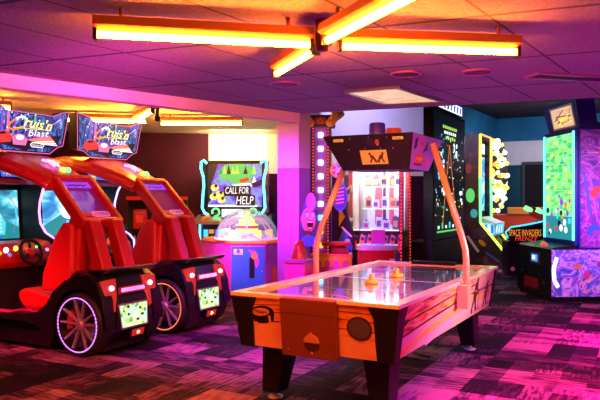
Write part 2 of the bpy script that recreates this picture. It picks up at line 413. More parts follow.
# dark door in the far wall
dd = V((11-5.44,15.05-18)).normalized()
mb = MB(); mb.box(0,1.05,-.06,-.01,0,2.45,'black_matte'); mb.box(-.08,0,-.08,0,0,2.53,'charcoal'); mb.box(1.05,1.13,-.08,0,0,2.53,'charcoal'); mb.box(0,1.05,-.08,0,2.45,2.53,'charcoal')
o = struct('door_1', mb); p = V((5.44,18))+dd*.75; o.location = (p.x,p.y,0); o.rotation_euler = (0,0,math.atan2(dd.y,dd.x))
h = MB().tube([(.95,-.06,1.0),(.95,-.11,1.0),(.85,-.11,1.0)], .012, 'steel').build('door_handle', o)

# ------------------------------------------------------------------ ceiling lamps
def strip_light(label, a, b, z, zc, tubemat, group, r=.02, shown=True):
    """strip lamp from a to b (plan), tube at z, housing up to the ceiling zc"""
    a, b = V(a), V(b); d = b-a; l = d.length; ang = math.atan2(d.y,d.x)
    t = thing('strip_light', label, 'ceiling light', (a.x,a.y,zc), ang, group)
    z0 = z-zc
    MB().prism([(-.045,z0+.095),(-.055,z0+.045),(-.03,z0+.03),(.03,z0+.03),(.055,z0+.045),(.045,z0+.095)], 'x', 0, l, 'tube_housing').build('housing', t, .003)
    for x0 in (0, l-.022):
        MB().box(x0,x0+.022,-.028,.028,z0-.03,z0+.045,'black').build('end_cap', t, .003)
    MB().tube([(.02,0,z0),(l-.02,0,z0)], r, tubemat, 12).build('light_tube', t)
    for x0 in (l*.12, l*.88): MB().tube([(x0,0,0),(x0,0,z0+.09)], .012, 'tube_housing', 8).build('mounting_stem', t)
    return t
TZ = 2.40
def tp(px, py, z=TZ):
    p = on_plane(px, py, z); return (p.x, p.y)
G1 = 'orange strip lights meeting in an X on the ceiling'
strip_light('long orange strip light running to the left arm of the ceiling X', tp(93,34), tp(313,45), TZ, CZ, 'tube_orange', G1)
strip_light('long orange strip light running to the right arm of the ceiling X', tp(338,46), tp(519,52), TZ, CZ, 'tube_orange', G1)
pc = V(tp(326,41)); pe = V(tp(405,0)); dn = (pe-pc).normalized()
strip_light('orange strip light of the ceiling X that runs off the top edge of the photo', pc, pc+dn*1.22, TZ, CZ, 'tube_orange', G1)
strip_light('short orange strip light of the ceiling X pointing down left', tp(276,74), tp(316,50), TZ, CZ, 'tube_orange', G1)
mb = MB().lathe([(.0001,-.03),(.035,-.03),(.04,.04),(.04,.151),(.0001,.151)], 'tube_housing')
o = mb.build('junction_box'); tag(o, 'small round hub joining the four orange strip lights', 'junction box', loc=(*tp(322,46), TZ))
G2 = 'yellow strip lights beyond the pink beam'
strip_light('yellow strip light behind the beam, right of the small black hanger', tp(160,123.5,2.62), tp(243,123.5,2.62), 2.62, CZ2, 'tube_yellow', G2)
strip_light('yellow strip light behind the beam, showing between the two race signs', tp(66,120,2.62), tp(147,122,2.62), 2.62, CZ2, 'tube_yellow', G2)
strip_light('short slanting yellow strip light above the second race car', tp(136,121,2.62), tp(153,111,2.62), 2.62, CZ2, 'tube_yellow', G2)
strip_light('orange strip light behind the beam over the nearest race car', tp(-70,104,2.62), tp(12,109,2.62), 2.62, CZ2, 'tube_yellow', G2)
mb = MB(); mb.box(-.02,.02,-.02,.02,-.22,0,'black'); mb.ball((0,0,-.23),.04,'black')
tag(mb.build('lamp_hanger'), 'small black hanger where the yellow strip lights meet', 'light fitting', loc=(*tp(157.5,112,2.75-.15), CZ2))
# bright lay-in panel
def cpt(px, py): p = on_plane(px, py, CZ); return V((p.x,p.y,0))
q = [cpt(345,90.5), cpt(398,86), cpt(441,99.5), cpt(385,101.5)]
cen = sum(q, V((0,0,0)))/4
t = thing('light_panel', 'flat lit ceiling panel with warm orange streaks', 'ceiling light', (cen.x,cen.y,CZ))
qq = [p-cen for p in q]
mb = MB(); mb.prism([tuple(p.xy) for p in qq], 'z', -.02, -.001, 'panel_warm'); 
ex, ey = (qq[1]-qq[0]), (qq[3]-qq[0])
for k in range(9):
    a0, b0 = random.uniform(0,.6), (k+.3)/9.5
    w = random.uniform(.15,.38)
    pts = [qq[0]+ex*a0+ey*b0, qq[0]+ex*(a0+w)+ey*b0, qq[0]+ex*(a0+w)+ey*(b0+.06), qq[0]+ex*a0+ey*(b0+.06)]
    mb.add([(p.x,p.y,-.022) for p in pts], [(0,1,2,3)], 'panel_warm_deep')
mb.build('diffuser', t)
mb = MB()
for i in range(4):
    a, b = qq[i], qq[(i+1)%4]; d = (b-a).normalized(); n = V((-d.y,d.x,0))*.02
    mb.prism([tuple((a-n).xy),tuple((b-n).xy),tuple((b+n).xy),tuple((a+n).xy)], 'z', -.026, 0, 'silver_trim')
mb.build('frame', t)
# ceiling grilles
for px, py, r, lab in ((285,83.5,.14,'round dark ceiling speaker below the short strip light'),(406,73.5,.13,'round ceiling speaker under the right orange strip light, nearer the middle'),(478,71.5,.13,'round ceiling speaker under the far end of the right strip light')):
    p = on_plane(px, py, CZ)
    t = thing('ceiling_speaker', lab, 'speaker', (p.x,p.y,CZ), 0, 'round ceiling speakers')
    MB().lathe([(.0001,-.008),(r*.86,-.008)], 'grille').build('grille', t)
    MB().lathe([(r*.86,-.006),(r*.9,-.016),(r,-.012),(r,0)], 'violet_paint').build('rim', t)
p = on_plane(578, 76.5, CZ)
t = thing('air_vent', 'slatted ceiling air vent at the right edge', 'vent', (p.x,p.y,CZ), math.radians(14))
mb = MB()
for x0,x1,y0,y1 in ((-.45,.45,-.10,-.08),(-.45,.45,.08,.10),(-.45,-.43,-.08,.08),(.43,.45,-.08,.08)): mb.box(x0,x1,y0,y1,-.02,0,'violet_paint')
mb.build('frame', t)
MB().box(-.43,.43,-.08,.08,-.004,0,'black_matte').build('backing', t)
for k in range(22):
    x = -.41+k*.039
    MB().prism([(x,-.018),(x+.02,-.004),(x+.024,-.004),(x+.004,-.018)], 'y', -.08, .08, 'violet_paint').build('slat', t)

# ------------------------------------------------------------------ race cars
def arc(cx, cz, r, a0, a1, n): return [(cx+r*math.cos(math.radians(a0+(a1-a0)*i/n)), cz+r*math.sin(math.radians(a0+(a1-a0)*i/n))) for i in range(n+1)]
MARQ = [(-.56,.29),(-.38,.26),(-.28,.20),(.34,.20),(.44,.25),(.55,.28),(.49,-.16),(.42,-.18),(.31,-.27),(-.31,-.27),(-.42,-.20),(-.52,-.18)]
def make_car(label, loc, led, second=False):
    t = thing('racing_cabinet', label, 'arcade game', loc, YAW, 'driving games along the beam')
    rnd = random.Random(3)
    # lower body
    mb = MB()
    mb.prism([(.19,.10),(.265,.22),(.285,.42),(.275,.60),(.23,.74),(.16,.80),(-.18,.80),(-.32,.70),(-.36,.34),(-.62,.30),(-1.30,.28),(-1.30,.03),(.2,.03)], 'y', -.28, .28, 'black_gloss')
    mb.prism([(.10,.30),(.25,.42),(.22,.72),(.13,.79),(-.15,.79),(-.2,.42)], 'y', -.34, .34, 'black_gloss')
    mb.build('chassis', t, .02)
    for s in (-1, 1):
        prof = [(.335,.33),(.31,.55),(.23,.72),(.12,.79),(-.02,.775),(-.20,.715),(-.36,.60),(-.46,.47),(-.58,.38),(-.80,.345),(-1.30,.33),(-1.30,.27),(-.84,.27),(-.60,.25),(-.50,.18),(-1.30,.14),(-1.30,.05),(-.40,.05)] + arc(0,.305,.345,196,-4,18)
        MB().prism(prof, 'y', s*.27, s*.405, 'black_gloss').build('fender', t, .008)
    MB().box(-1.32,-.62,-.26,.26,.28,.30,'magenta_plate').build('floor_plate', t)
    mb = MB()
    for k in range(14):
        for j in range(3):
            x, y = -1.22+k*.05, -.36+j*.04
            mb.hexa([(x,y,.331),(x+.03,y+.01,.331),(x+.035,y+.02,.331),(x+.005,y+.01,.331)]+[(x,y,.337),(x+.03,y+.01,.337),(x+.035,y+.02,.337),(x+.005,y+.01,.337)], 'magenta_plate')
    mb.box(-1.30,-.62,-.40,-.27,.328,.338,'magenta_plate'); mb.build('tread_step', t)
    # wheels
    for s in (-1, 1):
        y0 = s*.43; i = -s
        w = MB().lathe([(.262,y0+i*.005),(.285,y0),(.30,y0+i*.02),(.305,y0+i*.04),(.305,y0+i*.15),(.295,y0+i*.17),(.262,y0+i*.17)], 'tire', (0,0,.305), 'y', 44)
        w.lathe([(.262,y0+i*.005),(.255,y0+i*.03),(.25,y0+i*.12),(.0001,y0+i*.12)], 'black', (0,0,.305), 'y', 40)
        w = w.build('wheel', t)
        if s > 0: continue
        mb = MB()
        for k in range(5):
            for dl in (-.14, .14):
                a = 2*PI*k/5+PI/2+dl; a2 = 2*PI*k/5+PI/2+dl*1.5
                p0 = V((.045*math.cos(2*PI*k/5+PI/2+dl*2), y0+i*.035, .305+.045*math.sin(2*PI*k/5+PI/2+dl*2)))
                p1 = V((.248*math.cos(a2+dl*.4), y0+i*.022, .305+.248*math.sin(a2+dl*.4)))
                d = (p1-p0).normalized(); n = V((-d.z,0,d.x))*.011; dep = V((0,i*.03,0))
                mb.hexa([p0-n,p0+n,p0+n+dep,p0-n+dep,p1-n*.8,p1+n*.8,p1+n*.8+dep,p1-n*.8+dep], 'chrome')
        mb.lathe([(.0001,y0+i*.012),(.035,y0+i*.014),(.05,y0+i*.03),(.05,y0+i*.07)], 'chrome', (0,0,.305), 'y', 20)
        mb.build('rim', w, .002)
        mb = MB()
        for k in range(46):
            a = 2*PI*k/46; a2 = a+2*PI/46*.72
            mb.tube([(.258*math.cos(a+(a2-a)*j/2), y0+i*.0, .305+.258*math.sin(a+(a2-a)*j/2)) for j in range(3)], .0055, led, 6)
        mb.build('led_ring', w, fix=False)
        MB().prism(arc(0,.305,.19,140,200,6)+arc(0,.305,.11,200,140,6), 'y', y0+i*.05, y0+i*.10, 'red_gloss').build('brake_caliper', w)
        MB().lathe([(.0001,y0+i*.10),(.19,y0+i*.10),(.19,y0+i*.115)], 'steel', (0,0,.305), 'y', 24).build('brake_disc', w)
    # tail
    mb = MB()
    pl = Pl(mb, (0.280,0,.46), (0,1,0), (-.10,0,1))
    pl.slab([(-.235,-.20),(.225,-.20),(.20,.10),(-.20,.10)], 'black', .0, .03)
    mb.build('plate_mount', t, .006)
    mb = MB(); pl = Pl(mb, (0.315,0,.375), (0,1,0), (-.10,0,1))
    pl.slab([(-.19,-.13),(.19,-.13),(.21,.12),(-.21,.12)], 'steel', 0, .012)
    pl.poly([(-.172,-.112),(.172,-.112),(.192,.102),(-.192,.102)], 'plate_picture', .014)
    for k in range(12):
        a, b = rnd.uniform(-.15,.15), rnd.uniform(-.08,.08)
        pl.disc(a, b, rnd.uniform(.012,.03), rnd.choice(['pix_white','pix_yellow','pix_teal','pix_lime','pix_dark']), .0155+k*.0004, rnd.uniform(.008,.02), 8)
    mb.build('license_plate', t)
    for s in (-1, 1):
        mb = MB(); pl = Pl(mb, (0.270,0,.62), (0,1,0), (-.16,0,1))
        pts = [(s*.19,.12),(s*.37,.11),(s*.36,-.02),(s*.30,-.17),(s*.24,-.20),(s*.20,-.05)]
        pl.slab(pts, 'tail_glow', -.04, .016)
        mb.build('tail_light', t, .008)
        mb = MB().ball((0.290,s*.27,.655), .026, 'tail_hot'); mb.build('tail_lamp', t)
    mb = MB(); pl = Pl(mb, (0.290,0,.635), (0,1,0), (-.16,0,1))
    pl.slab([(-.19,-.045),(.19,-.045),(.18,.02),(-.18,.02)], 'red_dark', 0, .02)
    pl.slab([(-.165,-.03),(.165,-.03),(.16,.005),(-.16,.005)], 'led_magenta' if not second else 'led_violet', .02, .023)
    pl.text("CRUIS'N", 0, -.012, .2, .022, 'red_dark', .025)
    mb.build('name_bar', t)
    MB().prism([(.06,.80),(.26,.80),(.30,.83),(.30,.842),(.08,.825)], 'y', -.36, .36, 'black_gloss').build('spoiler', t, .006)
    mb = MB(); pl = Pl(mb, (0.285,0,.20), (0,1,0), (.12,0,1))
    pl.slab([(-.03,-.06),(.17,-.06),(.19,.03),(-.02,.03)], 'black', -.05, .015)
    pl.slab([(-.005,-.045),(.15,-.045),(.165,.02),(.0,.02)], 'tail_glow', .015, .025)
    pl.disc(.075, -.012, .028, 'reverse_amber', .028, .02)
    pl.disc(.075, -.012, .012, 'tube_yellow', .030, .01)
    mb.build('reverse_light', t)
    # seat
    mb = MB()
    mb.prism([(-.66,.56),(-.62,.70),(-.46,1.18),(-.38,1.36),(-.30,1.38),(-.25,1.30),(-.30,.60)], 'y', -.17, .17, 'red_vinyl')
    for s in (-1, 1):
        mb.prism([(-.72,.56),(-.70,.74),(-.52,1.14),(-.40,1.28),(-.28,1.25),(-.28,.58)], 'y', s*.17, s*.25, 'red_vinyl')
    mb.build('seat_back', t, .03)
    mb = MB(); mb.prism([(-1.08,.44),(-1.10,.53),(-1.02,.565),(-.60,.52),(-.55,.38),(-1.0,.36)], 'y', -.23, .23, 'red_vinyl'); mb.build('seat_cushion', t, .03)
    MB().box(-.98,-.60,-.16,.16,.30,.37,'magenta_plate').build('seat_base', t, .02)
    # posts, rear window, roof
    for y0, y1 in ((-.14,.01),(.17,.32)):
        mb = MB()
        mb.hexa([(.06,y0,.78),(.06,y1,.78),(-.09,y1,.78),(-.09,y0,.78), (-.13,y0,1.30),(-.13,y1,1.30),(-.26,y1,1.30),(-.26,y0,1.30)], 'red_gloss')
        mb.build('roll_post', t, .02)
    mb = MB()
    A0, A1 = V((-.16,.08,1.275)), V((-.60,.07,1.74)); up = (A1-A0); L_ = up.length
    pl = Pl(mb, A0, (0,1,0), up)
    for pts in ([(-.25,0),(.25,0),(.23,.05),(-.23,.05)], [(-.25,L_-.03),(.25,L_-.03),(.26,L_+.03),(-.26,L_+.03)], [(-.285,0),(-.215,0),(-.205,L_),(-.275,L_)], [(.215,0),(.285,0),(.275,L_),(.205,L_)]):
        pl.slab(pts, 'red_gloss', -.10, .02)
    mb.build('rear_window_frame', t, .015)
    mb = MB(); pl = Pl(mb, A0, (0,1,0), up)
    pl.slab([(-.225,.04),(.225,.04),(.215,L_-.01),(-.215,L_-.01)], 'glass_purple', -.05, -.04)
    pl.poly([(-.21,L_-.12),(.21,L_-.12),(.205,L_-.03),(-.205,L_-.03)], 'pix_purple', -.035)  # purple reflection across the top of the pane, painted as a glowing band
    for k in range(5): pl.line([(-.12+k*.05,L_-.10+.01*(k%2)),(-.06+k*.05,L_-.08)], .014, 'black', -.03)
    pl.line([(-.02,.11),(.18,.11),(.20,.14),(.18,.17),(-.02,.17),(-.04,.14),(-.02,.11)], .012, 'pix_pink', -.034)
    pl.text('Nintendo', .08, .14, .18, .035, 'pix_pink', -.032)
    mb.build('rear_window', t)
    st = [(-.60,1.685,.26,.08),(-.74,1.755,.29,.09),(-.94,1.83,.35,.10),(-1.15,1.90,.40,.11),(-1.42,1.95,.44,.11),(-1.80,1.97,.47,.11)]
    mb = MB(); rings = []
    for x, z, w, h in st:
        rings.append([(x,-w,z-.03),(x-.02,-w+.10,z-.055),(x-.02,w-.10,z-.055),(x,w,z-.03),(x,w-.03,z+h*.45),(x,w*.5,z+h*.8),(x,-w*.5,z+h*.8),(x,-w+.03,z+h*.45)])
    n = 8; vs = [p for r in rings for p in r]; fs = []
    for i in range(len(rings)-1):
        for j in range(n): fs.append((i*n+j,i*n+(j+1)%n,(i+1)*n+(j+1)%n,(i+1)*n+j))
    fs += [tuple(range(n)), tuple(range(len(vs)-1,len(vs)-n-1,-1))]
    mb.add(vs, fs, 'red_gloss'); mb.build('roof', t, .012)
    for s in (-1, 1):     # side rails of the canopy
        mb = MB()
        pts = [(x, s*(w-.02), z-.05) for x, z, w, h in st]
        mb.tube(pts, .045, 'red_gloss', 8); mb.build('roof_rail', t)
    for y, m in ((.02,'led_yellow'),(.09,'led_green')):
        MB().ball((-.70,y,1.82), .034, m).build('roof_lamp', t)
    mb = MB()
    for y in (-.06, .0): mb.tube([(-.92,y,1.93),(-.84,y+.02,1.91),(-.76,y+.03,1.86)], .014, 'led_violet', 6)
    mb.build('roof_light_bar', t)
    # marquee
    mb = MB(); pl = Pl(mb, (-1.22,0,2.275), (0,1,0), (.10,0,1)); pl.ey = pl.ey*.92
    pl.slab(MARQ, 'black', -.14, 0)
    for i in range(len(MARQ)): pl.line([MARQ[i], MARQ[(i+1)%len(MARQ)]], .009, 'pix_pink', .004)
    sh = [(a*.95,b*.93) for a, b in MARQ]
    pl.poly(sh, 'marquee_city', .003)
    for a, b0, b1, w, m in ((-.33,-.05,.22,.02,'pix_purple'),(-.26,-.1,.2,.03,'pix_pink'),(-.17,0,.18,.02,'pix_purple'),(-.05,.0,.18,.015,'pix_cyan'),(.08,0,.18,.02,'pix_green'),(.2,0,.18,.015,'pix_teal')):
        pl.rect(a-w/2, a+w/2, b0, b1, m, .0045)
    for k in range(26):
        pl.rect(*(lambda a, b: (a, a+.012, b, b+.02))(rnd.uniform(-.42,.1), rnd.uniform(-.02,.2)), rnd.choice(['pix_white','pix_cyan','pix_blue','pix_white']), .005)
    for k in range(9): pl.line([(.30+k*.012,.08+k*.008),(.44,.16+k*.012)], .008, rnd.choice(['pix_white','pix_blue','pix_purple','pix_white']), .0055)
    pl.poly([(-.44,-.17),(-.05,-.25),(.42,-.17),(.44,-.03),(0,-.1),(-.44,-.09)], 'pix_dark', .005)
    for k in range(10): pl.line([(.0+k*.02,-.12-k*.004),(.30+k*.012,-.05-k*.012)], .012, rnd.choice(['pix_orange','pix_white','pix_pink','pix_orange']), .0058)
    # red racing car and pink car
    pl.poly([(-.44,-.12),(-.40,-.06),(-.30,-.035),(-.24,-.05),(-.20,-.10),(-.21,-.16),(-.36,-.185),(-.44,-.16)], 'pix_red', .0062)
    pl.poly([(-.38,-.065),(-.30,-.045),(-.27,-.07),(-.36,-.085)], 'pix_dark', .0068)
    pl.poly([(-.20,-.10),(-.14,-.06),(-.05,-.065),(.0,-.12),(-.02,-.19),(-.18,-.19)], 'pix_pink', .0064)
    pl.disc(-.10, -.10, .05, 'pix_white', .007, .03)
    # lettering
    pl.line([(-.02,.12),(-.08,.15),(-.16,.12),(-.24,.05),(-.25,.0),(-.19,-.02),(-.06,.03)], .022, 'pix_orange', .0074)
    pl.line([(-.02,.12),(-.08,.15),(-.16,.12)], .022, 'pix_white', .0078)
    pl.text("ruis'n", .14, .085, .36, .125, 'marq_yellow', .008, .4, -.06)
    pl.line([(-.2,.01),(.28,.02)], .008, 'pix_yellow', .008)
    pl.text('blast', .14, -.035, .27, .085, 'pix_pink', .0084, .2, .05)
    pl.text('blast', .145, -.03, .26, .075, 'pix_white', .0088, .2, .05)
    pl.line([(.06,-.20),(.20,-.20),(.22,-.175),(.20,-.15),(.06,-.15),(.04,-.175),(.06,-.20)], .01, 'pix_white', .0086)
    pl.text('Nintendo', .13, -.175, .13, .026, 'pix_white', .009)
    mb.build('marquee', t, fix=False)
    # header with little sign
    MB().prism([(-1.42,1.68),(-1.34,1.72),(-1.36,1.92),(-1.6,2.0),(-1.6,1.68)], 'y', -.47, .47, 'red_gloss').build('header', t, .015)
    mb = MB(); pl = Pl(mb, (-1.345,-.05,1.815), (0,1,0), (-.08,0,1))
    pl.slab([(-.22,-.075),(.20,-.075),(.24,.075),(-.24,.075)], 'black', 0, .014)
    pl.poly([(-.205,-.063),(.19,-.063),(.222,.063),(-.222,.063)], 'pix_blue', .016)
    pl.poly([(.02,-.06),(.19,-.06),(.21,.06),(.05,.06)], 'pix_purple', .018)
    for k in range(10): pl.line([(-.12,0),(-.12+.085*math.cos(k*.63),.055*math.sin(k*.63))], .012, 'pix_orange', .02)
    pl.disc(-.12, 0, .035, 'pix_yellow', .022)
    pl.text("Cruis'n", .06, .018, .2, .04, 'pix_white', .022, .3); pl.text('BLAST', .08, -.03, .14, .03, 'pix_orange', .022, .2)
    mb.build('header_sign', t, fix=False)
    # tower
    for s in (-1, 1):
        prof = [(-1.50,1.72),(-1.57,1.62),(-1.62,1.48),(-1.635,1.36),(-1.61,1.22),(-1.52,1.11),(-1.36,1.04),(-1.28,.97),(-1.27,.82),(-1.27,.10),(-2.06,.03),(-2.06,1.72)]
        MB().prism(prof if s > 0 else [(-1.27,.82),(-1.27,.10),(-2.06,.03),(-2.06,.95),(-1.8,.95)], 'y', s*.47, s*.505, 'black').build('side_panel', t, .004)
        if s < 0: continue
        led2 = 'led_violet' if not second else 'led_blue_violet'
        mb = MB(); mb.tube([(x+.008,s*.487,z) for x, z in prof[:9]], .013, led2, 8); mb.build('neon_tube', t)
    MB().box(-2.06,-2.0,-.47,.47,.05,2.0,'black').build('back_panel', t)
    mb = MB(); pl = Pl(mb, (-1.94,0,1.33), (0,1,0), (-.08,0,1))
    pl.slab([(-.47,-.33),(.47,-.33),(.47,.33),(-.47,.33)], 'black', -.05, 0)
    sm = 'screen_race' if second else 'screen_race_teal'
    pl.rect(-.44,.44,-.29,.29,sm,.002)
    pl.poly([(-.44,-.29),(.44,-.29),(.44,-.16),(.12,.0),(-.12,.0),(-.44,-.16)], 'pix_teal', .003)
    pl.poly([(-.20,-.29),(.2,-.29),(.03,.0),(-.03,.0)], 'pix_blue', .004)
    if not second:
        pl.poly([(-.05,-.24),(.24,-.24),(.26,-.1),(.18,.03),(.02,.03),(-.08,-.1)], 'pix_cyan', .005)
        for k in range(5): pl.rect(-.02,.2,-.21+k*.045,-.195+k*.045,'pix_white',.006)
        pl.line([(.30,.25),(.39,.12),(.41,-.05),(.36,-.22)], .008, 'pix_purple', .006)
        pl.line([(.40,.1),(.41,-.04)], .02, 'pix_cyan', .0065)
    else:
        pl.disc(.0, .02, .16, 'pix_white', .005, .10)
        for k, m in enumerate(('pix_pink','pix_cyan','pix_purple','pix_blue','pix_white')): pl.line([(-.02+k*.03,-.25+.01*k),(.05+k*.02,-.02)], .012, m, .0065)
        pl.poly([(-.1,-.2),(.1,-.2),(.07,-.09),(-.07,-.09)], 'pix_cyan', .006)
        pl.line([(.2,.27),(.3,.1),(.3,-.1),(.22,-.27)], .01, 'pix_white', .006)
    mb.build('screen', t)
    mb = MB(); mb.prism([(-1.92,1.0),(-1.62,1.04),(-1.42,1.02),(-1.30,.94),(-1.26,.82),(-1.30,.76),(-1.92,.76)], 'y', -.46, .46, 'red_gloss'); mb.build('dashboard', t, .015)
    MB().box(-1.92,-1.34,-.46,.46,.05,.77,'black_matte').build('pedal_box', t, .01)
    # dash buttons
    for y, z, m, r in ((-.30,.93,'led_orange',.022),(-.22,.96,'led_white',.03),(-.10,.97,'led_yellow',.03),(-.18,.905,'card_blue',.024),(.22,.95,'led_red',.026),(.32,.93,'led_magenta',.02)):
        MB().lathe([(.0001,.022),(r*.7,.018),(r,.0)], m, (-1.315+.02,y,z), 'x', 14).build('dash_button', t)
    w = thing_part = bpy.data.objects.new('steering_wheel', None)
    bpy.data.objects.remove(w)
    mb = MB(); R = .135
    mb.tube([(0,R*math.cos(2*PI*i/28),R*math.sin(2*PI*i/28)) for i in range(28)], .021, 'black', 8, closed=True)
    mb.lathe([(.0001,.02),(.04,.02),(.05,0),(.05,-.02)], 'red_gloss', (0,0,0), 'x', 16)
    for a in (90, 210, 330):
        c_, s_ = math.cos(math.radians(a)), math.sin(math.radians(a))
        mb.tube([(0,.04*c_,.04*s_),(0,R*c_,R*s_)], .016, 'black', 6)
    mb.tube([(0,0,0),(-.12,0,-.02)], .03, 'black', 10)
    w = mb.build('steering_wheel', t); w.location = (-1.17,0,.93); w.rotation_euler = (0,math.radians(-18),0)
    for a, m in ((35,'led_green'),(150,'led_red')):
        MB().ball((.02,.085*math.cos(math.radians(a)),.085*math.sin(math.radians(a))), .013, m).build('wheel_button', w)
    mb = MB(); mb.box(-1.27,-1.22,.26,.44,.70,.80,'black'); pl = Pl(mb, (-1.22,.35,.75), (0,1,0), (0,0,1))
    pl.rect(-.075,.075,-.04,.04,'card_blue',.003); pl.rect(-.05,.0,-.02,.02,'pix_white',.004); pl.rect(.02,.05,-.02,.03,'pix_dark',.004)
    mb.build('card_reader', t)
    return t
CAR = V((-1.925,6.60)); u = V((math.sin(-YAW), math.cos(-YAW)))
make_car('red racing game nearest the left edge, violet lights round its rear wheel', (CAR.x,CAR.y,0), 'ring_violet')
c2 = CAR+u*1.235
make_car('red racing game behind the nearest one, orange lights round its rear wheel', (c2.x,c2.y,0), 'ring_amber', True)

# ------------------------------------------------------------------ air hockey table
T = thing('air_hockey_table', 'orange air hockey table with overhead scoreboard in the middle of the carpet', 'air hockey table', (.757,5.75,0), math.radians(-29.2))
HW, HL = .66, 1.43
zt, zb, tp_ = .79, .43, .055
mb = MB()
b0 = (-HW+.02+tp_,HW-.02-tp_,-HL+.02+tp_,HL-.02-tp_); t0 = (-HW+.02,HW-.02,-HL+.02,HL-.02)
mb.frust(b0, zb, t0, zt+.005, 'brown_dark')
mb.build('cabinet_body', T)
sl = tp_/(zt+.005-zb)
hp = math.hypot(1, sl)*(zt+.005-zb)
# front panel
mb = MB(); fr = Pl(mb, (0,-HL+.02+tp_,zb), (1,0,0), (0,-sl,1))
wl = HW-.03-tp_; wt = HW-.03
hm = hp*.52
wm = wl+(wt-wl)*.52
fr.poly([(-wl,0),(wl,0),(wm,hm),(-wm,hm)], 'front_ice', .004)
fr.poly([(-wm,hm),(wm,hm),(wt,hp),(-wt,hp)], 'wood_print', .004)
for b in (.52,.70,.85): fr.line([(-wt,hp*b-.01),(-.2,hp*b+.015)], .005, 'line_dark', .006); fr.line([(.2,hp*b+.01),(wt,hp*b)], .005, 'line_dark', .006)
fr.line([(.22,hp*.42),(wm,hp*.36)], .02, 'orange_print', .005)
# printed puck
fr.disc(-.40, hp*.70, .105, 'black', .008, .052, 24, math.radians(6))
fr.poly([(-.505,hp*.70),(-.295,hp*.72),(-.305,hp*.56),(-.36,hp*.50),(-.43,hp*.48),(-.485,hp*.56)], 'black', .0075)
fr.disc(-.41, hp*.715, .075, 'copper_light', .0085, .030, 20, math.radians(6))
fr.scribble(-.41, hp*.715, .11, .03, 'black', .009)
fr.line([(-.34,hp*.66),(-.335,hp*.53)], .02, 'copper_light', .009)
mb.build('front_panel', T, fix=False)
mb = MB(); sp = Pl(mb, (0,-HL+.02+tp_,zb), (1,0,0), (0,-sl,1))
sp.slab([(.365+.092*math.cos(2*PI*i/24), hp*.58+.082*math.sin(2*PI*i/24)) for i in range(24)], 'brown_dark', .004, .01)
sp.disc(.365, hp*.58, .078, 'grille', .011, .069, 24)
mb.build('speaker_grille', T, fix=False)
mb = MB(); dr = Pl(mb, (0,-HL+.02+tp_,zb), (1,0,0), (0,-sl,1))
dr.slab([(-.225,-.02),(.205,-.02),(.215,hp+.03),(-.215,hp+.03)], 'copper_panel', .0, .055)
dr.rect(-.215,.205,hp*.79,hp*.80,'line_dark',.057)
for a, b in ((-.17,.03),(.16,.03)): dr.disc(a, b, .008, 'steel', .058, None, 8)
mb.build('coin_door', T, .004)
mb = MB(); dr = Pl(mb, (0,-HL+.02+tp_,zb), (1,0,0), (0,-sl,1))
dr.slab([(.02+.06*math.cos(PI*i/12), .095+.06*math.sin(PI*i/12)) for i in range(13)], 'copper_light', .05, .062)
dr.slab([(.02+.06*math.cos(PI+PI*i/12), .09+.06*math.sin(PI+PI*i/12)) for i in range(13)], 'brown_dark', .05, .059)
dr.disc(.02,.16,.012,'copper_light',.062,None,8); dr.disc(.02,.022,.01,'copper_light',.062,None,8)
mb.build('puck_return', T)
# back panel
mb = MB(); bk = Pl(mb, (0,HL-.02-tp_,zb), (-1,0,0), (0,sl,1))
bk.poly([(-wl,0),(wl,0),(wt,hp),(-wt,hp)], 'wood_print', .004); mb.build('back_panel', T, fix=False)
# side panels
for s in (-1, 1):
    mb = MB(); sd = Pl(mb, (s*(HW-.02-tp_),0,zb), (0,s,0), (s*sl,0,1))
    l0, l1 = HL-.03-tp_, HL-.03
    sd.poly([(-l0,0),(l0,0),(l1,hp),(-l1,hp)], 'ice_print', .004)
    sd.poly([(-l1+.04,hp*.42),(-.3,hp*.52),(.45,hp*.60),(.62,hp),(-l1,hp)], 'side_streaks', .005)
    sd.line([(-l0-.02,hp*.40),(-.7,hp*.50),(0,hp*.585),(.62,hp*.62),(l1,hp*.60)], .016, 'line_dark', .007)
    sd.line([(-l1,hp*.66),(-.6,hp*.74),(0,hp*.80),(.6,hp*.82)], .014, 'line_dark', .007)
    sd.line([(-l0,hp*.04),(-.8,hp*.24),(-.2,hp*.38),(.3,hp*.44),(l1,hp*.44)], .034, 'yellow_print', .006)
    sd.line([(-.7,hp*.02),(.0,hp*.20),(.6,hp*.25),(l0,hp*.25)], .05, 'pink_print', .0055)
    for k in range(7): sd.disc(-l1+.16+k*.21, hp*(.66+.06*math.sin(k*2.1)), .09, random.Random(k).choice(['red_print','orange_print','yellow_print','brown_dark']), .0062, .022, 12, math.radians(8))
    # skaters
    for a, k in ((.66,1.0),(1.08,.8)):
        pts = lambda q: [(a+x*k, hp*.10+z*k) for x, z in q]
        sd.poly(pts([(-.05,.10),(.03,.10),(.07,.20),(.05,.27),(-.03,.28),(-.07,.20)]), 'brown_dark', .008)
        sd.disc(a+.02*k, hp*.10+.295*k, .026*k, 'black', .009, None, 10)
        sd.line(pts([(-.03,.12),(-.07,.04),(-.05,-.01)]), .035*k, 'black', .0085); sd.line(pts([(.02,.12),(.05,.05),(.09,.0)]), .035*k, 'black', .0085)
        sd.line(pts([(.04,.22),(.10,.16)]), .028*k, 'brown_dark', .0088); sd.line(pts([(.10,.20),(.16,.01),(.21,.0)]), .010*k, 'line_dark', .009)
        sd.line(pts([(-.05,.2),(.05,.19)]), .02*k, 'red_print', .0095)
    mb.build('side_panel', T, fix=False)
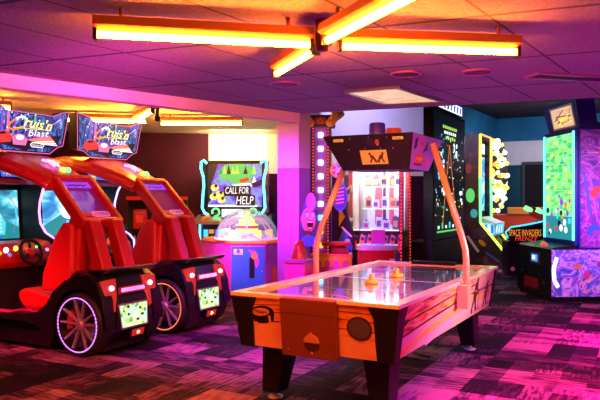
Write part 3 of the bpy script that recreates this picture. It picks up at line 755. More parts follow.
# corner posts
for sx in (-1, 1):
    for sy in (-1, 1):
        mb = MB()
        pf = Pl(mb, (0, sy*(HL-.02-tp_), zb), (-sy*1.0,0,0), (0, sy*sl, 1)); g = -sy*sx
        cur = [(g*(wl+.02-.11),-.005),(g*(wl+.02-.115),hp*.3),(g*(wl+.03-.125),hp*.55),(g*(wl+.05-.15),hp*.8),(g*(wt+.01-.20),hp)]
        pf.slab([(g*(wl+.025),-.005)]+cur+[(g*(wt+.025),hp)], 'black', .0, .018)
        ps = Pl(mb, (sx*(HW-.02-tp_), 0, zb), (0, sx, 0), (sx*sl,0,1)); g = sx*sy
        l0, l1 = HL-.03-tp_, HL-.03
        w0, w1 = (.10,.17) if sy < 0 else (.05,.09)
        cur = [(g*(l0+.02-w0),-.005),(g*(l0+.03-w0),hp*.4),(g*(l1+.02-w1*.85),hp*.8),(g*(l1+.02-w1),hp)]
        ps.slab([(g*(l0+.025),-.005)]+cur+[(g*(l1+.025),hp)], 'black', .0, .018)
        mb.build('corner_post', T)
# rails
def rail(poly, nm='top_rail'):
    mb = MB(); mb.prism(poly, 'z', zt+.006, .822, 'rail_cream')
    return mb
rw = .085
for poly, scr in (([(-HW,-HL),(HW,-HL),(HW-rw,-HL+rw),(-HW+rw,-HL+rw)], ((1,0),-HL+.04)), ([(-HW,HL),(-HW+rw,HL-rw),(HW-rw,HL-rw),(HW,HL)], ((1,0),HL-.04)),
             ([(-HW,-HL),(-HW+rw,-HL+rw),(-HW+rw,HL-rw),(-HW,HL)], ((0,1),-HW+.04)), ([(HW,-HL),(HW,HL),(HW-rw,HL-rw),(HW-rw,-HL+rw)], ((0,1),HW-.04))):
    mb = rail(poly)
    n = 6 if scr[0][0] else 12
    for k in range(n):
        q = (-1+2*(k+.5)/n)*(HW if scr[0][0] else HL)*.94
        p = (q, scr[1]) if scr[0][0] else (scr[1], q)
        mb.lathe([(.0001,.8215),(.008,.8215),(.009,.82)], 'line_dark', (p[0],p[1],0), 'z', 8)
    mb.build('top_rail', T, .006)
mb = MB(); mb.box(-HW+rw-.01,HW-rw+.01,-HL+rw-.01,HL-rw+.01,.77,.800,'playfield')
pf = Pl(mb, (0,0,.800), (1,0,0), (0,1,0))
pf.rect(-HW+rw,HW-rw,-.012,.012,'white_print',.001)
for y in (-.75,.75): pf.rect(-HW+rw,HW-rw,y-.01,y+.01,'blue_print',.001)
ring = [(.24*math.cos(2*PI*i/32),.24*math.sin(2*PI*i/32)) for i in range(33)]
pf.line(ring, .015, 'blue_print', .0012)
for s in (-1,1): pf.line([(.26*math.cos(PI*i/16),s*(HL-rw)-s*.26*math.sin(PI*i/16)) for i in range(17)], .014, 'red_print', .0012)
mb.build('playfield', T)
for s in (1,):
    MB().box(-.24,.24,s*(HL-.05)-.04,s*(HL-.05)+.04,.81,.845,'black').build('goal_slot', T, .004)
# legs
for sx in (-1, 1):
    for sy in (-1, 1):
        x1, y1 = sx*.44, sy*1.10
        mb = MB()
        q = lambda cx, cy, w, l, z: [(cx-w,cy-l,z),(cx+w,cy-l,z),(cx+w,cy+l,z),(cx-w,cy+l,z)]
        mb.hexa(q(x1,y1+sy*.05,.068,.08,.055)+q(x1-sx*.03,y1,.10,.12,zb), 'black')
        lg = mb.build('leg', T, .006)
        MB().lathe([(.0001,0),(.055,0),(.06,.012),(.02,.025),(.018,.06),(.0001,.06)], 'white', (x1,y1+sy*.05,0), 'z', 18).build('leveler_foot', lg)
# overhead
for s in (-1, 1):
    mb = MB()
    mb.tube([(s*.705,.02,.70),(s*.705,.02,1.0),(s*.70,.02,1.08),(s*.68,.02,1.16),(s*(.655),.02,1.24),(s*.42,.02,1.98 if s > 0 else 1.78)], .027, 'orange_metal', 14)
    a = mb.build('scoreboard_arm', T)
    MB().box(min(s*.64,s*.735),max(s*.64,s*.735),-.035,.075,.60,.80,'orange_metal').build('arm_bracket', a, .006)
zs0, zs1 = 1.755, 2.045
mb = MB()
bb = (-.30,.30,-.25,.25); tt = (-.425,.385,-.40,.40)
mb.frust(bb, zs0, tt, zs1, 'black')
sb = mb.build('scoreboard', T, .004)
dz = zs1-zs0
mb = MB(); bp = .15/dz; f2 = Pl(mb, (0,-.25,zs0), (1,0,0), (0,-bp,1)); H2 = math.hypot(1,bp)*dz
f2.slab([(-.10,H2*.17),(.135,H2*.17),(.135,H2*.56),(-.10,H2*.56)], 'display_amber', 0, .006)
for a, k in ((.0,1),(.085,-1)):
    f2.disc(a-.015*k, H2*.47, .012, 'brown_dark', .008, None, 8)
    f2.poly([(a-.02*k,H2*.44),(a+.012*k,H2*.43),(a+.02*k,H2*.34),(a-.01*k,H2*.33)], 'brown_dark', .0085)
    f2.line([(a,H2*.35),(a-.02*k,H2*.22)], .014, 'brown_dark', .009); f2.line([(a+.01*k,H2*.35),(a+.035*k,H2*.22)], .014, 'brown_dark', .009)
    f2.line([(a+.01*k,H2*.42),(a+.035*k,H2*.28),(a+.05*k,H2*.24)], .006, 'line_dark', .009)
mb.build('picture_window', sb, fix=False)
mb = MB(); f2 = Pl(mb, (0,-.25,zs0), (1,0,0), (0,-bp,1))
f2.slab([(-.03,H2*.66),(.10,H2*.66),(.10,H2*.88),(-.03,H2*.88)], 'black_gloss', 0, .005)
f2.text('0', .07, H2*.77, .026, H2*.16, 'led_red', .0065)
mb.build('score_display', sb, fix=False)
for a in (-.28,.255):
    mb = MB(); f2 = Pl(mb, (0,-.25,zs0), (1,0,0), (0,-bp,1))
    f2.slab([(a-.045,H2*.83),(a+.045,H2*.83),(a+.045,H2*.90),(a-.045,H2*.90)], 'pix_orange', 0, .005); f2.scribble(a, H2*.865, .07, H2*.05, 'brown_dark', .0065)
    mb.build('player_label', sb, fix=False)
mb = MB(); f2 = Pl(mb, (0,-.25,zs0), (1,0,0), (0,-bp,1))
for a, b in ((-.17,.9),(.16,.9),(-.2,.6),(.2,.6),(-.05,.62),(.09,.62),(0,.92)): f2.disc(a, H2*b, .006, 'steel', .004, None, 8)
mb.build('screw', sb, fix=False)
mb = MB(); ep = .085/dz; e2 = Pl(mb, (.30,0,zs0), (0,1,0), (ep,0,1)); H3 = math.hypot(1,ep)*dz
e2.poly([(-.245,.005),(.245,.005),(.39,H3-.005),(-.39,H3-.005)], 'purple_panel', .006)
e2.poly([(-.30,H3*.85),(-.24,H3*.92),(-.22,H3*.62),(-.28,H3*.55)], 'navy', .008)
e2.disc(-.12, H3*.76, .07, 'magenta_paint', .008, .03); e2.scribble(-.12, H3*.76, .08, .03, 'navy', .009, 4)
e2.poly([(-.20,H3*.14),(.0,H3*.16),(.04,H3*.46),(-.18,H3*.44)], 'red_print', .008); e2.scribble(-.09, H3*.34, .17, .05, 'yellow_print', .009, 5); e2.rect(-.19,.0,H3*.14,H3*.20,'navy',.0095)
e2.disc(.20, H3*.70, .06, 'white_print', .008, .035); e2.disc(.15, H3*.24, .07, 'magenta_paint', .008, .04)
e2.poly([(-.05,H3*.5),(.02,H3*.9),(.06,H3*.6)], 'navy', .0085)
mb.build('end_panel', sb, fix=False)
mb = MB(); mb.lathe([(.0001,.125),(.06,.125),(.068,.115),(.075,0)], 'beacon_purple', (-.04,-.10,zs1), 'z', 20); mb.build('beacon', sb)
mb = MB(); mb.lathe([(.0001,.09),(.06,.09),(.068,.08),(.075,0)], 'beacon_red', (.05,.06,zs1), 'z', 20); mb.build('beacon', sb)
# mallets, resting on the playing surface
for px, py, lab in ((371.5,283.5,'yellow air hockey mallet on the table, the nearer of two'),(396.7,277,'yellow air hockey mallet on the table, the farther of two')):
    p = on_plane(px, py, .80)
    m = thing('mallet', lab, 'air hockey mallet', (p.x,p.y,.802), 0, 'mallets on the air hockey table')
    MB().lathe([(.0001,0),(.055,0),(.06,.008),(.058,.025),(.045,.03),(.03,.022),(.0001,.022)], 'yellow_plastic', n=24).build('base', m)
    MB().lathe([(.024,.02),(.02,.04),(.022,.06),(.018,.075),(.0001,.08)], 'yellow_plastic', n=18).build('knob', m)
p = on_plane(408,360,.01)
tag(MB().tube([(p.x+x,p.y+y,.008) for x, y in ((-.45,.35),(-.25,.3),(-.1,.12),(.02,.1),(.12,.0),(.2,.02),(.25,.12),(.1,.3))], .006, 'black').build('power_cord'), 'thin black power cord on the carpet under the air hockey table', 'cord')

# ------------------------------------------------------------------ column side: dome machine and call game
def plan(px_d): return [V(at(*q)) for q in px_d]
pts = plan([(203,10.55),(231,9.85),(266,9.75),(280,10.2),(274,11.0),(213,11.15)])
cen = sum(pts, V((0,0)))/6
t = thing('candy_dome_machine', 'purple and blue candy pusher game under a clear dome', 'arcade game', (cen.x,cen.y,0))
lp = [p-cen for p in pts]
mb = MB(); mb.prism([tuple(p*.97) for p in lp], 'z', .0, .08, 'black'); mb.build('plinth', t)
mb = MB(); mb.prism([tuple(p) for p in lp], 'z', .08, .84, 'star_print'); mb.build('cabinet', t, .01)
mb = MB(); mb.prism([tuple(p*1.03) for p in lp], 'z', .84, .885, 'orange_print'); mb.build('rim', t, .006)
def face(mb, i, j):
    a, b = lp[i], lp[j]; d = (b-a); return Pl(mb, (*((a+b)/2),.46), (d.x,d.y,0), (0,0,1)), d.length/2
mb = MB(); pl, w = face(mb, 1, 2)
pl.slab([(-w+.01,-.35),(w-.02,-.35),(w-.02,.34),(-w+.01,.34)], 'blue_paint', 0, .02)
pl.rect(.02,.10,-.13,.18,'black',.022); pl.rect(-w+.05,-w+.19,.22,.30,'white_print',.022); pl.disc(-w+.12,.27,.03,'blue_print',.0235); pl.scribble(-w+.12, .238, .12, .03, 'navy', .024, 5)
pl.poly([(.0,.30),(.12,.27),(.17,.12),(.13,.02),(.09,.16),(.06,.23)], 'magenta_paint', .023); pl.disc(.10,.20,.05,'orange_print',.024)
pl.disc(w-.06,-.02,.012,'steel',.024)
mb.build('door', t, fix=False)
mb = MB(); pl, w = face(mb, 0, 1)
for k, m in enumerate(('magenta_paint','red_print')): pl.disc(.05+.06*k,-.02-.05*k,.11-.03*k,m,.004+k*.002,None,5)
mb.build('side_decal', t, fix=False)
mb = MB(); pl, w = face(mb, 2, 3); pl.disc(.05,-.1,.08,'red_print',.004,.14); mb.build('side_decal', t, fix=False)
R = .50; dc = V(((247-300)*10.35/F-cen.x, 10.35-cen.y))
MB().lathe([(R,.89)]+[(R*math.cos(PI/2*i/10),.89+.47*math.sin(PI/2*i/10)) for i in range(1,11)], 'glass_dome', (dc.x,dc.y,0), 'z', 36).build('dome', t)
mb = MB(); mb.lathe([(R+.02,.885),(R+.02,.91),(R-.03,.91)], 'white', (dc.x,dc.y,0), 'z', 36); mb.build('dome_ring', t)
rr = random.Random(5)
mb = MB(); mb.lathe([(R-.05,.89),(R-.07,.95),(R*.7,1.0),(R*.5,.96),(.0001,.94)], 'candy_heap', (dc.x,dc.y,0), 'z', 24); s_ = mb.build('candy_heap', t); s_['kind'] = 'stuff'
mb = MB(); mb.lathe([(.17,.96),(.17,1.04),(.19,1.05),(.19,1.10),(.13,1.12),(.11,1.22),(.04,1.25),(.03,1.32),(.0001,1.33)], 'led_yellow_green', (dc.x,dc.y,0), 'z', 20)
mb.lathe([(.195,1.05),(.195,1.10)], 'red_print', (dc.x,dc.y,0), 'z', 20); mb.build('spinner', t)
for k in range(7):
    a = 2*PI*k/7+.3
    MB().tube([(dc.x+.1*math.cos(a),dc.y+.1*math.sin(a),1.22),(dc.x+.28*math.cos(a),dc.y+.28*math.sin(a),1.18),(dc.x+.40*math.cos(a),dc.y+.40*math.sin(a),1.02)], .012, ('pix_pink','pix_orange','pix_cyan')[k%3], 6).build('chute', t)
for k, (a, m) in enumerate(((2.6,'led_white'),(3.3,'led_cyan_soft'),(5.2,'led_yellow'),(5.8,'led_orange'),(4.2,'pix_white'))):
    MB().box(*(lambda x, y: (x-.06,x+.06,y-.03,y+.03))(dc.x+.40*math.cos(a), dc.y+.40*math.sin(a)), .91, 1.04, m).build('prize_block', t, .01)

# call game
gx, gy = at(234.5, 11.5)
t = thing('shooter_cabinet', 'large screen shooting game with cyan neon edges behind the dome', 'arcade game', (gx,gy,0), math.radians(-4))
MB().box(-.60,.66,-.05,.45,.06,1.25,'navy').build('cabinet', t, .01)
MB().box(-.58,.64,-.03,.43,.0,.06,'black').build('plinth', t)
mb = MB(); mb.prism([(0,1.22),(-.06,1.35),(.02,2.17),(.12,2.2),(.45,2.2),(.45,1.22)], 'x', -.56, -.52, 'black'); mb.build('side_panel', t)
mb = MB(); mb.prism([(0,1.22),(-.06,1.35),(.02,2.17),(.12,2.2),(.45,2.2),(.45,1.22)], 'x', .52, .56, 'flame_print'); mb.build('side_panel', t)
mb = MB(); mb.box(-.52,.52,.05,.45,1.22,2.2,'black'); pl = Pl(mb, (0,.05,1.74), (1,0,0), (0,0,1))
pl.rect(-.48,.48,-.36,.40,'screen_help',.003)
pl.poly([(-.48,.40),(-.30,.40),(-.42,.05),(-.40,-.2),(-.48,-.30)], 'pix_dark', .004)
pl.poly([(-.32,.26),(-.18,.38),(.10,.40),(.34,.34),(.40,.24),(.30,.20),(.28,.08),(.10,.02),(-.10,.10),(-.26,.14)], 'pix_green', .005)
for k in range(9): pl.poly([(-.3+k*.075,.22),(-.26+k*.075,.36+.02*(k%3)),(-.22+k*.075,.22)], random.Random(k).choice(['pix_dark','pix_lime','pix_green','pix_teal']), .006)
pl.poly([(.06,.12),(.24,.16),(.26,.10),(.12,.06)], 'pix_red', .007); pl.poly([(-.05,.04),(.30,.06),(.34,.18),(.38,.10),(.28,-.02),(.02,-.02)], 'pix_white', .0065)
pl.poly([(.28,.05),(.48,.12),(.48,.02),(.34,-.02)], 'pix_dark', .0072)
for a, b in ((-.36,-.02),(-.27,-.14),(-.38,-.18),(-.24,-.24)):
    pl.disc(a, b, .075, 'pix_yellow', .007, .06, 10); pl.disc(a+.02, b+.03, .03, 'pix_dark', .008, None, 8); pl.disc(a-.03, b-.03, .022, 'pix_white', .008, None, 8)
pl.poly([(-.20,.0),(.28,.02),(.28,-.14),(.36,-.16),(.36,-.34),(.02,-.34),(.0,-.17),(-.20,-.17)], 'pix_black', .0085)
pl.text('CALL FOR', .04, -.07, .42, .12, 'pix_white', .01, .1); pl.text('HELP', .18, -.245, .30, .14, 'pix_white', .01, .1)
pl.rect(-.48,.40,-.36,-.325,'pix_white',.006)
mb.build('screen', t, fix=False)
for s in (-1, 1):
    x = s*.565
    mb = MB(); mb.tube([(x-s*.09,-.08,2.14),(x-s*.03,-.09,2.2),(x+.01*s,-.09,2.17),(x+.015*s,-.09,2.05),(x-.03*s,-.09,1.9),(x-.04*s,-.10,1.75),(x-.02*s,-.10,1.55),(x-.01*s,-.10,1.36),(x-.06*s,-.12,1.27),(x-.12*s,-.14,1.25)], .022, 'led_cyan', 8)
    mb.build('neon_tube', t)
MB().tube([(-.60,-.08,1.16),(-.60,-.08,.10)], .018, 'led_cyan', 8).build('neon_tube', t)
mb = MB(); mb.prism([(-.34,1.08),(-.34,1.14),(.05,1.24),(.05,1.08)], 'x', -.66, .66, 'steel'); mb.build('gun_shelf', t)
for x in (-.32,.34):
    mb = MB(); mb.lathe([(.075,0),(.075,.03),(.05,.03),(.05,0)], 'led_green', (x,-.09,1.29), 'y', 18); mb.build('ring_light', t)
mb = MB(); mb.box(-.20,.18,-.14,-.08,1.20,1.34,'pix_white'); mb.build('info_panel', t)
for x, m in ((-.5,'orange_print'),(-.15,'blue_print'),(.4,'magenta_paint')):
    mb = MB(); mb.tube([(x,-.30,1.17),(x+.1,-.22,1.22)], .035, m, 8); mb.tube([(x+.1,-.22,1.22),(x+.24,-.18,1.27)], .022, 'black', 8); mb.tube([(x,-.30,1.17),(x-.02,-.32,1.06)], .02, m, 8); mb.build('game_gun', t)
for k in range(4):
    MB().box(-.54+.1*k,-.46+.1*k,-.062,-.05,.85+.06*(k%2),.98,('pix_cyan','pix_orange','pix_blue','pix_teal')[k]).build('cabinet_lamp', t)

# dark cabinet with red lit boxes behind the second race car
gx, gy = at(158, 10.9)
t = thing('dark_cabinet', 'dark low game with dim red boxes behind the second race car', 'arcade game', (gx,gy,0), math.radians(8))
MB().box(-.50,.48,-.2,.4,0,.72,'black_matte').build('base', t, .01)
MB().box(-.50,.48,.1,.4,.72,1.50,'black_matte').build('back_panel', t, .01)
MB().box(-.50,.48,-.15,.42,1.50,1.56,'red_dark').build('top_shelf', t)
for x0, x1, z0, z1 in ((-.40,-.18,1.02,1.34),(-.10,.16,1.04,1.30),(.22,.42,1.02,1.26)):
    mb = MB(); mb.box(x0,x1,-.02,.1,z0,z1,'red_dark'); pl = Pl(mb, ((x0+x1)/2,-.02,(z0+z1)/2),(1,0,0),(0,0,1)); pl.rect(-.07,.05,-.06,.07,'tail_glow',.004); pl.line([(-.08,.1),(.08,.1)],.012,'silver_trim',.004)
    mb.build('red_box', t)
for x in (-.36,-.30,-.18,-.1,.05): MB().tube([(x,-.19,.72),(x,-.19,.92)], .010, 'silver_trim', 6).build('rail_post', t)

# ------------------------------------------------------------------ high striker tower
gx, gy = at(321, 9.3)
t = thing('striker_tower', 'tall striker tower with a column of white bulbs and yellow gloves on top', 'arcade game', (gx,gy,0), math.radians(-6))
MB().box(-.17,-.085,-.08,.10,.05,2.55,'deep_blue').build('side_rail', t); MB().box(.085,.15,-.08,.10,.05,2.55,'deep_blue').build('side_rail', t)
mb = MB(); mb.box(-.085,.085,-.05,.10,.05,2.55,'purple_panel'); pl = Pl(mb, (0,-.05,0), (1,0,0), (0,0,1))
for k in range(12): pl.rect(-.03,.03,.80+k*.145,.85+k*.145,'pix_purple',.003)
mb.build('track', t)
for k in range(9):
    z = 2.42-k*.195
    MB().box(-.034,.034,-.085,-.05,z-.036,z+.036,'led_white' if k < 6 else ('led_cyan','led_yellow','led_orange')[k-6]).build('track_lamp', t, .008)
for s in (-1, 1):
    mb = MB()
    for k in range(44): mb.ball((s*.105,-.085,.62+k*.044), .011, 'led_red', 1, 6)
    mb.build('bulb_strip', t, fix=False)
mb = MB(); mb.box(-.20,.20,-.12,.12,2.53,2.70,'navy'); pl = Pl(mb, (0,-.12,2.62),(1,0,0),(0,0,1)); pl.disc(0,.0,.09,'red_print',.004,.05); pl.line([(-.05,-.02),(0,.02),(.05,-.02)],.02,'yellow_print',.006)
mb.build('top_box', t, .01)
for s in (-1, 1):
    mb = MB(); mb.ball((s*.15,-.17,2.58), .07, 'yellow_plastic', .9); mb.tube([(s*.15,-.17,2.60),(s*.28,-.14,2.72),(s*.38 if s < 0 else .2,-.10,2.80 if s < 0 else 2.7)], [.06,.07,.085], 'yellow_plastic', 10); mb.build('glove', t)
mb = MB(); mb.prism([(-.36,0),(.44,0),(.44,.74),(-.36,.74)], 'y', -.20, .25, 'magenta_paint'); pl = Pl(mb, (.04,-.20,.37),(1,0,0),(0,0,1))
pl.rect(-.40,.40,.20,.37,'yellow_print',.004)
for k in range(6): pl.poly([(-.34+k*.125,.0),(-.28+k*.125,.0),(-.27+k*.125,.27),(-.31+k*.125,.30),(-.35+k*.125,.27)], 'magenta_paint', .006)
pl.line([(-.40,.355),(.40,.355)], .03, 'orange_print', .007)
mb.build('base', t, .008)
mb = MB(); mb.prism([(.14,.74),(.40,.74),(.34,.86),(.16,.86)], 'y', -.1, .2, 'red_dark'); mb.box(.02,.42,-.20,.05,.86,.91,'red_gloss'); mb.build('strike_pad', t, .01)
mb = MB(); mb.lathe([(.10,-.10),(.10,-.04)], 'blue_paint', (.29,0,1.52), 'y', 20)
pl = Pl(mb, (.27,-.08,1.55),(1,0,0),(0,0,1)); pl.disc(0,0,.11,'blue_paint',.0,.21); pl.disc(0,0,.095,'deep_blue',.003,.19)
for k in range(5): pl.line([(-.06,.10-k*.05),(.06,.12-k*.05)], .02, ('orange_print','pink_print')[k%2], .005)
mb.build('oval_sign', t)
mb = MB(); mb.lathe([(.0001,-.09),(.11,-.09),(.11,-.05),(.0001,-.05)], 'white_print', (.24,0,1.92), 'y', 24); pl = Pl(mb, (.24,-.09,1.92),(1,0,0),(0,0,1))
for k in range(5): pl.disc(.06*math.cos(k*1.25),.06*math.sin(k*1.25),.025,('pix_red','pix_blue','magenta_paint','red_print','blue_print')[k],.004)
mb.build('round_sign', t)
# painted strongman board
gx, gy = at(306, 7.75)
t = thing('clown_board', 'painted board of a laughing face in a purple cap beside the column', 'figure board', (gx,gy,0), math.radians(-4))
MB().prism([(-.12,.0),(.12,.0),(.12,.82),(-.12,.82)], 'y', 0, .05, 'black_matte').build('stand', t)
mb = MB(); pl = Pl(mb, (0,0,1.24),(1,0,0),(0,0,1))
pl.slab([(-.14,-.40),(.12,-.40),(.14,-.1),(.14,.25),(.10,.44),(.02,.46),(-.06,.32),(-.13,.15),(-.15,-.1)], 'navy', -.03, 0)
pl.disc(.07,.30,.06,'purple_panel',.003,.12); pl.disc(.04,.32,.08,'violet_paint',.002,.14)
pl.disc(0,.02,.13,'skin_print',.004,.20); pl.disc(-.11,.04,.035,'skin_print',.005,.05)
pl.disc(.03,-.06,.06,'red_dark',.006,.085); pl.disc(.03,-.045,.05,'black',.007,.05); pl.rect(-.01,.07,-.02,.0,'white_print',.008); pl.rect(.0,.06,-.12,-.105,'white_print',.008)
for a in (-.02,.08): pl.disc(a,.10,.025,'white_print',.006,.03); pl.disc(a+.005,.10,.010,'black',.008); pl.line([(a-.03,.15),(a+.03,.17)],.014,'brown_dark',.007)
pl.disc(.05,.05,.03,'pink_print',.007,.025); pl.disc(-.02,-.20,.09,'brown_dark',.005,.05)
pl.poly([(-.13,-.40),(.11,-.40),(.11,-.25),(-.02,-.21),(-.13,-.27)],'blue_print',.0055)
cf = mb.build('painted_face', t, fix=False); cf.location = (.03,0,.33); cf.scale = (.66,1,.74)
gx, gy = at(299.5, 7.55)
t = thing('pink_pedestal', 'magenta pedestal with dark red cone at the foot of the column', 'pedestal', (gx,gy,0), YAW)
MB().box(-.13,.13,-.12,.12,0,.78,'magenta_paint').build('body', t, .006); MB().box(-.15,.15,-.14,.14,.78,.82,'violet_paint').build('top', t, .006)
MB().lathe([(.10,.82),(.07,.93),(.05,1.02),(.0001,1.03)], 'red_dark', n=20).build('cone', t)

# ------------------------------------------------------------------ prize cabinet
gx, gy = at(375, 10.3)
t = thing('prize_cabinet', 'glass fronted prize game with red bulb frames and lit shelves', 'arcade game', (gx,gy,0), math.radians(-16))
W2, D2 = .50, .42
MB().box(-W2,W2,-D2,D2,0,.08,'black').build('plinth', t)
mb = MB(); mb.box(-W2,W2,-D2,D2,.08,1.03,'black'); pl = Pl(mb, (0,-D2,.55),(1,0,0),(0,0,1)); pl.rect(-W2+.04,W2-.04,-.42,.42,'navy',.003)
for k in range(8):
    x = -.42+k*.115
    pl.poly([(x,.22),(x+.05,.44),(x+.11,.40),(x+.09,.25),(x+.05,.16)], ('orange_print','red_print','yellow_print')[k%3], .005); pl.disc(x+.07,.36,.03,'navy',.0065)
for k in range(4): pl.poly([(-.42+k*.22,-.3),(-.36+k*.22,.16),(-.28+k*.22,.10),(-.26+k*.22,-.3)], ('blue_print','red_print')[k%2], .0045)
pr = Pl(mb, (W2,0,.55),(0,1,0),(0,0,1))
for k in range(5): pr.poly([(-.32+k*.13,.20),(-.30+k*.13,.40),(-.22+k*.13,.38),(-.25+k*.13,.24)], ('orange_print','red_print')[k%2], .005)
pr.rect(-.3,.3,-.40,.12,'charcoal',.004)
mb.build('lower_cabinet', t, fix=False)
mb = MB()
for x, y in ((-W2,-D2),(W2-.07,-D2),(-W2,D2-.07),(W2-.07,D2-.07)): mb.box(x,x+.07,y,y+.07,1.03,2.10,'red_dark')
mb.box(-W2,W2,-D2,D2,2.06,2.14,'black'); mb.build('frame', t)
MB().box(-W2+.07,W2-.07,-D2+.07,D2-.07,2.045,2.06,'led_white').build('cabinet_lamp', t)
MB().box(-W2+.07,W2-.07,D2-.05,D2-.02,1.03,2.06,'white').build('back_panel', t)
mb = MB(); pl = Pl(mb, (0,D2-.055,1.55),(1,0,0),(0,0,1)); pl.rect(-.06,.06,-.45,.48,'red_print',.0); pl.rect(.17,.25,-.45,.48,'red_print',.0); pl.rect(.07,.12,-.45,.48,'black',.0)
mb.build('back_stripe', t, fix=False)
for z in (1.03, 1.36, 1.70): MB().box(-.16 if z > 1.1 else -W2+.07,W2-.08,-D2+.16,D2-.06,z,z+.012,'glass_clear' if z > 1.1 else 'white').build('shelf', t)
for z in (1.03, 1.36, 1.70): MB().box(-.16 if z > 1.1 else -W2+.07,W2-.08,-D2+.145,-D2+.16,z-.004,z+.018,'shelf_glow').build('shelf_light', t)
mb = MB(); mb.box(-.20,-.185,-D2+.1,D2-.06,1.03,2.05,'steel'); mb.build('divider', t)
for s in range(4):
    for_ = None
mb = MB(); mb.box(-W2+.07,W2-.07,-D2+.01,-D2+.018,1.05,2.06,'glass_clear'); mb.build('glass_front', t)
mb = MB(); mb.box(W2-.018,W2-.01,-D2+.07,D2-.07,1.05,2.06,'glass_clear'); mb.build('glass_side', t)
for x, y in ((-W2+.035,-D2),(W2-.035,-D2),(W2,D2-.035)):
    mb = MB()
    for k in range(34):
        mb.ball((x,y-.008 if y < 0 else y,.35+k*.052) if y < 0 else (x+.008,y,.35+k*.052), .013, 'led_red', 1, 6)
    mb.build('bulb_strip', t, fix=False)
mb = MB(); pl = Pl(mb, (-.36,-D2+.06,1.68),(1,0,0),(0,0,1))
pl.slab([(-.05,-.20),(.02,-.20),(.03,-.08),(.10,.02),(.04,.06),(-.02,.0),(-.08,.08),(-.07,-.05)], 'yellow_print', 0, .012)
pl.poly([(-.05,-.05),(.05,.0),(.03,-.08),(-.04,-.12)], 'black', .014)
mb.build('lizard_decal', t, fix=False)
MB().lathe([(.0001,-.02),(.05,-.02),(.05,0),(.0001,0)], 'black', (-.30,-D2+.05,1.98), 'y', 18).build('round_sticker', t)
# prizes on the shelves (each a thing standing in the cabinet)
prz = random.Random(11); k = 0
gx_prize = (gx,gy)
mw = Matrix.Translation((gx,gy,0)) @ Matrix.Rotation(math.radians(-16), 4, 'Z')
where = {1.712:'top shelf', 1.372:'middle shelf', 1.042:'cabinet floor'}
pos = ['far left', 'second from left', 'third from left', 'fourth from left', 'far right']
kinds = ['white','yellow','white and red','black','orange']
for z, xs in ((1.712,(-.10,.03,.16,.29,.37)),(1.372,(-.10,.03,.16,.29,.37)),(1.042,(-.36,-.12,.06,.2,.34))):
    for i, x in enumerate(xs):
        kd = prz.randrange(5); h_, w_ = prz.uniform(.13,.20), prz.uniform(.04,.055)
        p = mw @ V((x, -.12+.16*prz.random(), z))
        mb = MB(); cmat = ('white','yellow_print','white_print','charcoal','orange_print')[kd]; 
        mb.box(-w_,w_,-.03,.03,0,h_,cmat); pl = Pl(mb,(0,-.03,h_/2),(1,0,0),(0,0,1)); pl.rect(-w_*.7,w_*.7,-h_*.3,h_*.2,('navy','red_print','red_print','yellow_print','black')[kd],.002)
        mb.box(-w_*.3,w_*.3,-.01,.01,h_,h_+.02,'black')
        tag(mb.build('prize_box'), f'small {kinds[kd]} prize box, {pos[i]} on the lit {where[z]}', 'prize', 'boxed prizes inside the glass prize game', p, math.radians(-16))
# art panel on its left, leaning
gx2, gy2 = at(345, 9.75)
mb = MB(); mb.prism([(-.10,0),(.14,0),(.14,1.0),(.02,1.35),(-.10,1.55)], 'y', 0, .05, 'black'); pl = Pl(mb,(0,0,0),(1,0,0),(0,0,1))
pl.poly([(-.09,1.10),(.0,1.25),(-.09,1.42)],'yellow_print',.003); pl.poly([(-.09,.9),(.10,.72),(.12,.80),(-.02,1.1)],'blue_print',.003); pl.disc(.04,.90,.04,'white_print',.005,.02); pl.disc(.08,.66,.04,'white_print',.005,.05); pl.line([(-.05,1.1),(.1,.95)],.03,'white_print',.004)
tag(mb.build('art_panel'), 'black panel with white and yellow painting left of the prize game', 'panel', loc=(gx2,gy2,0), rz=math.radians(-6))
# red drum game in front
gx, gy = at(377, 8.75)
t = thing('drum_game', 'red glittery drum shaped game with white rim and pink seat back', 'arcade game', (gx,gy,0), math.radians(-4))
def oval(a, b, n=28): return [(a*math.copysign(abs(math.cos(2*PI*i/n))**.7,math.cos(2*PI*i/n)), b*math.copysign(abs(math.sin(2*PI*i/n))**.7,math.sin(2*PI*i/n))) for i in range(n)]
mat('red_glitter', (.65,.02,.04), .25, .3, coat=.5)
MB().prism(oval(.26,.20), 'z', 0, .84, 'red_glitter').build('drum_body', t, .01)
mb = MB(); mb.prism(oval(.285,.225), 'z', .84, .90, 'white'); mb.prism(oval(.24,.18), 'z', .90, .905, 'pix_blue')
for x in (-.14,.0,.14): mb.lathe([(.0001,.912),(.045,.912),(.05,.905)], 'white', (x,-.05,0), 'z', 14)
mb.build('drum_rim', t)
mb = MB(); pl = Pl(mb, (0,-.205,.66),(1,0,0),(0,0,1))
for k in range(4): pl.line([(-.10+k*.06+.025*math.cos(j),.03*math.sin(j)) for j in (0,.8,1.6,2.4,3.2,4.0,4.8,5.6)], .010, 'orange_print', .004)
pl.rect(.15,.22,-.02,.07,'white_print',.004); pl.disc(.185,.025,.02,'blue_print',.006)
mb.build('drum_lettering', t, fix=False)
MB().box(-.07,.12,.10,.14,.85,1.10,'magenta_paint').build('seat_back', t, .02)

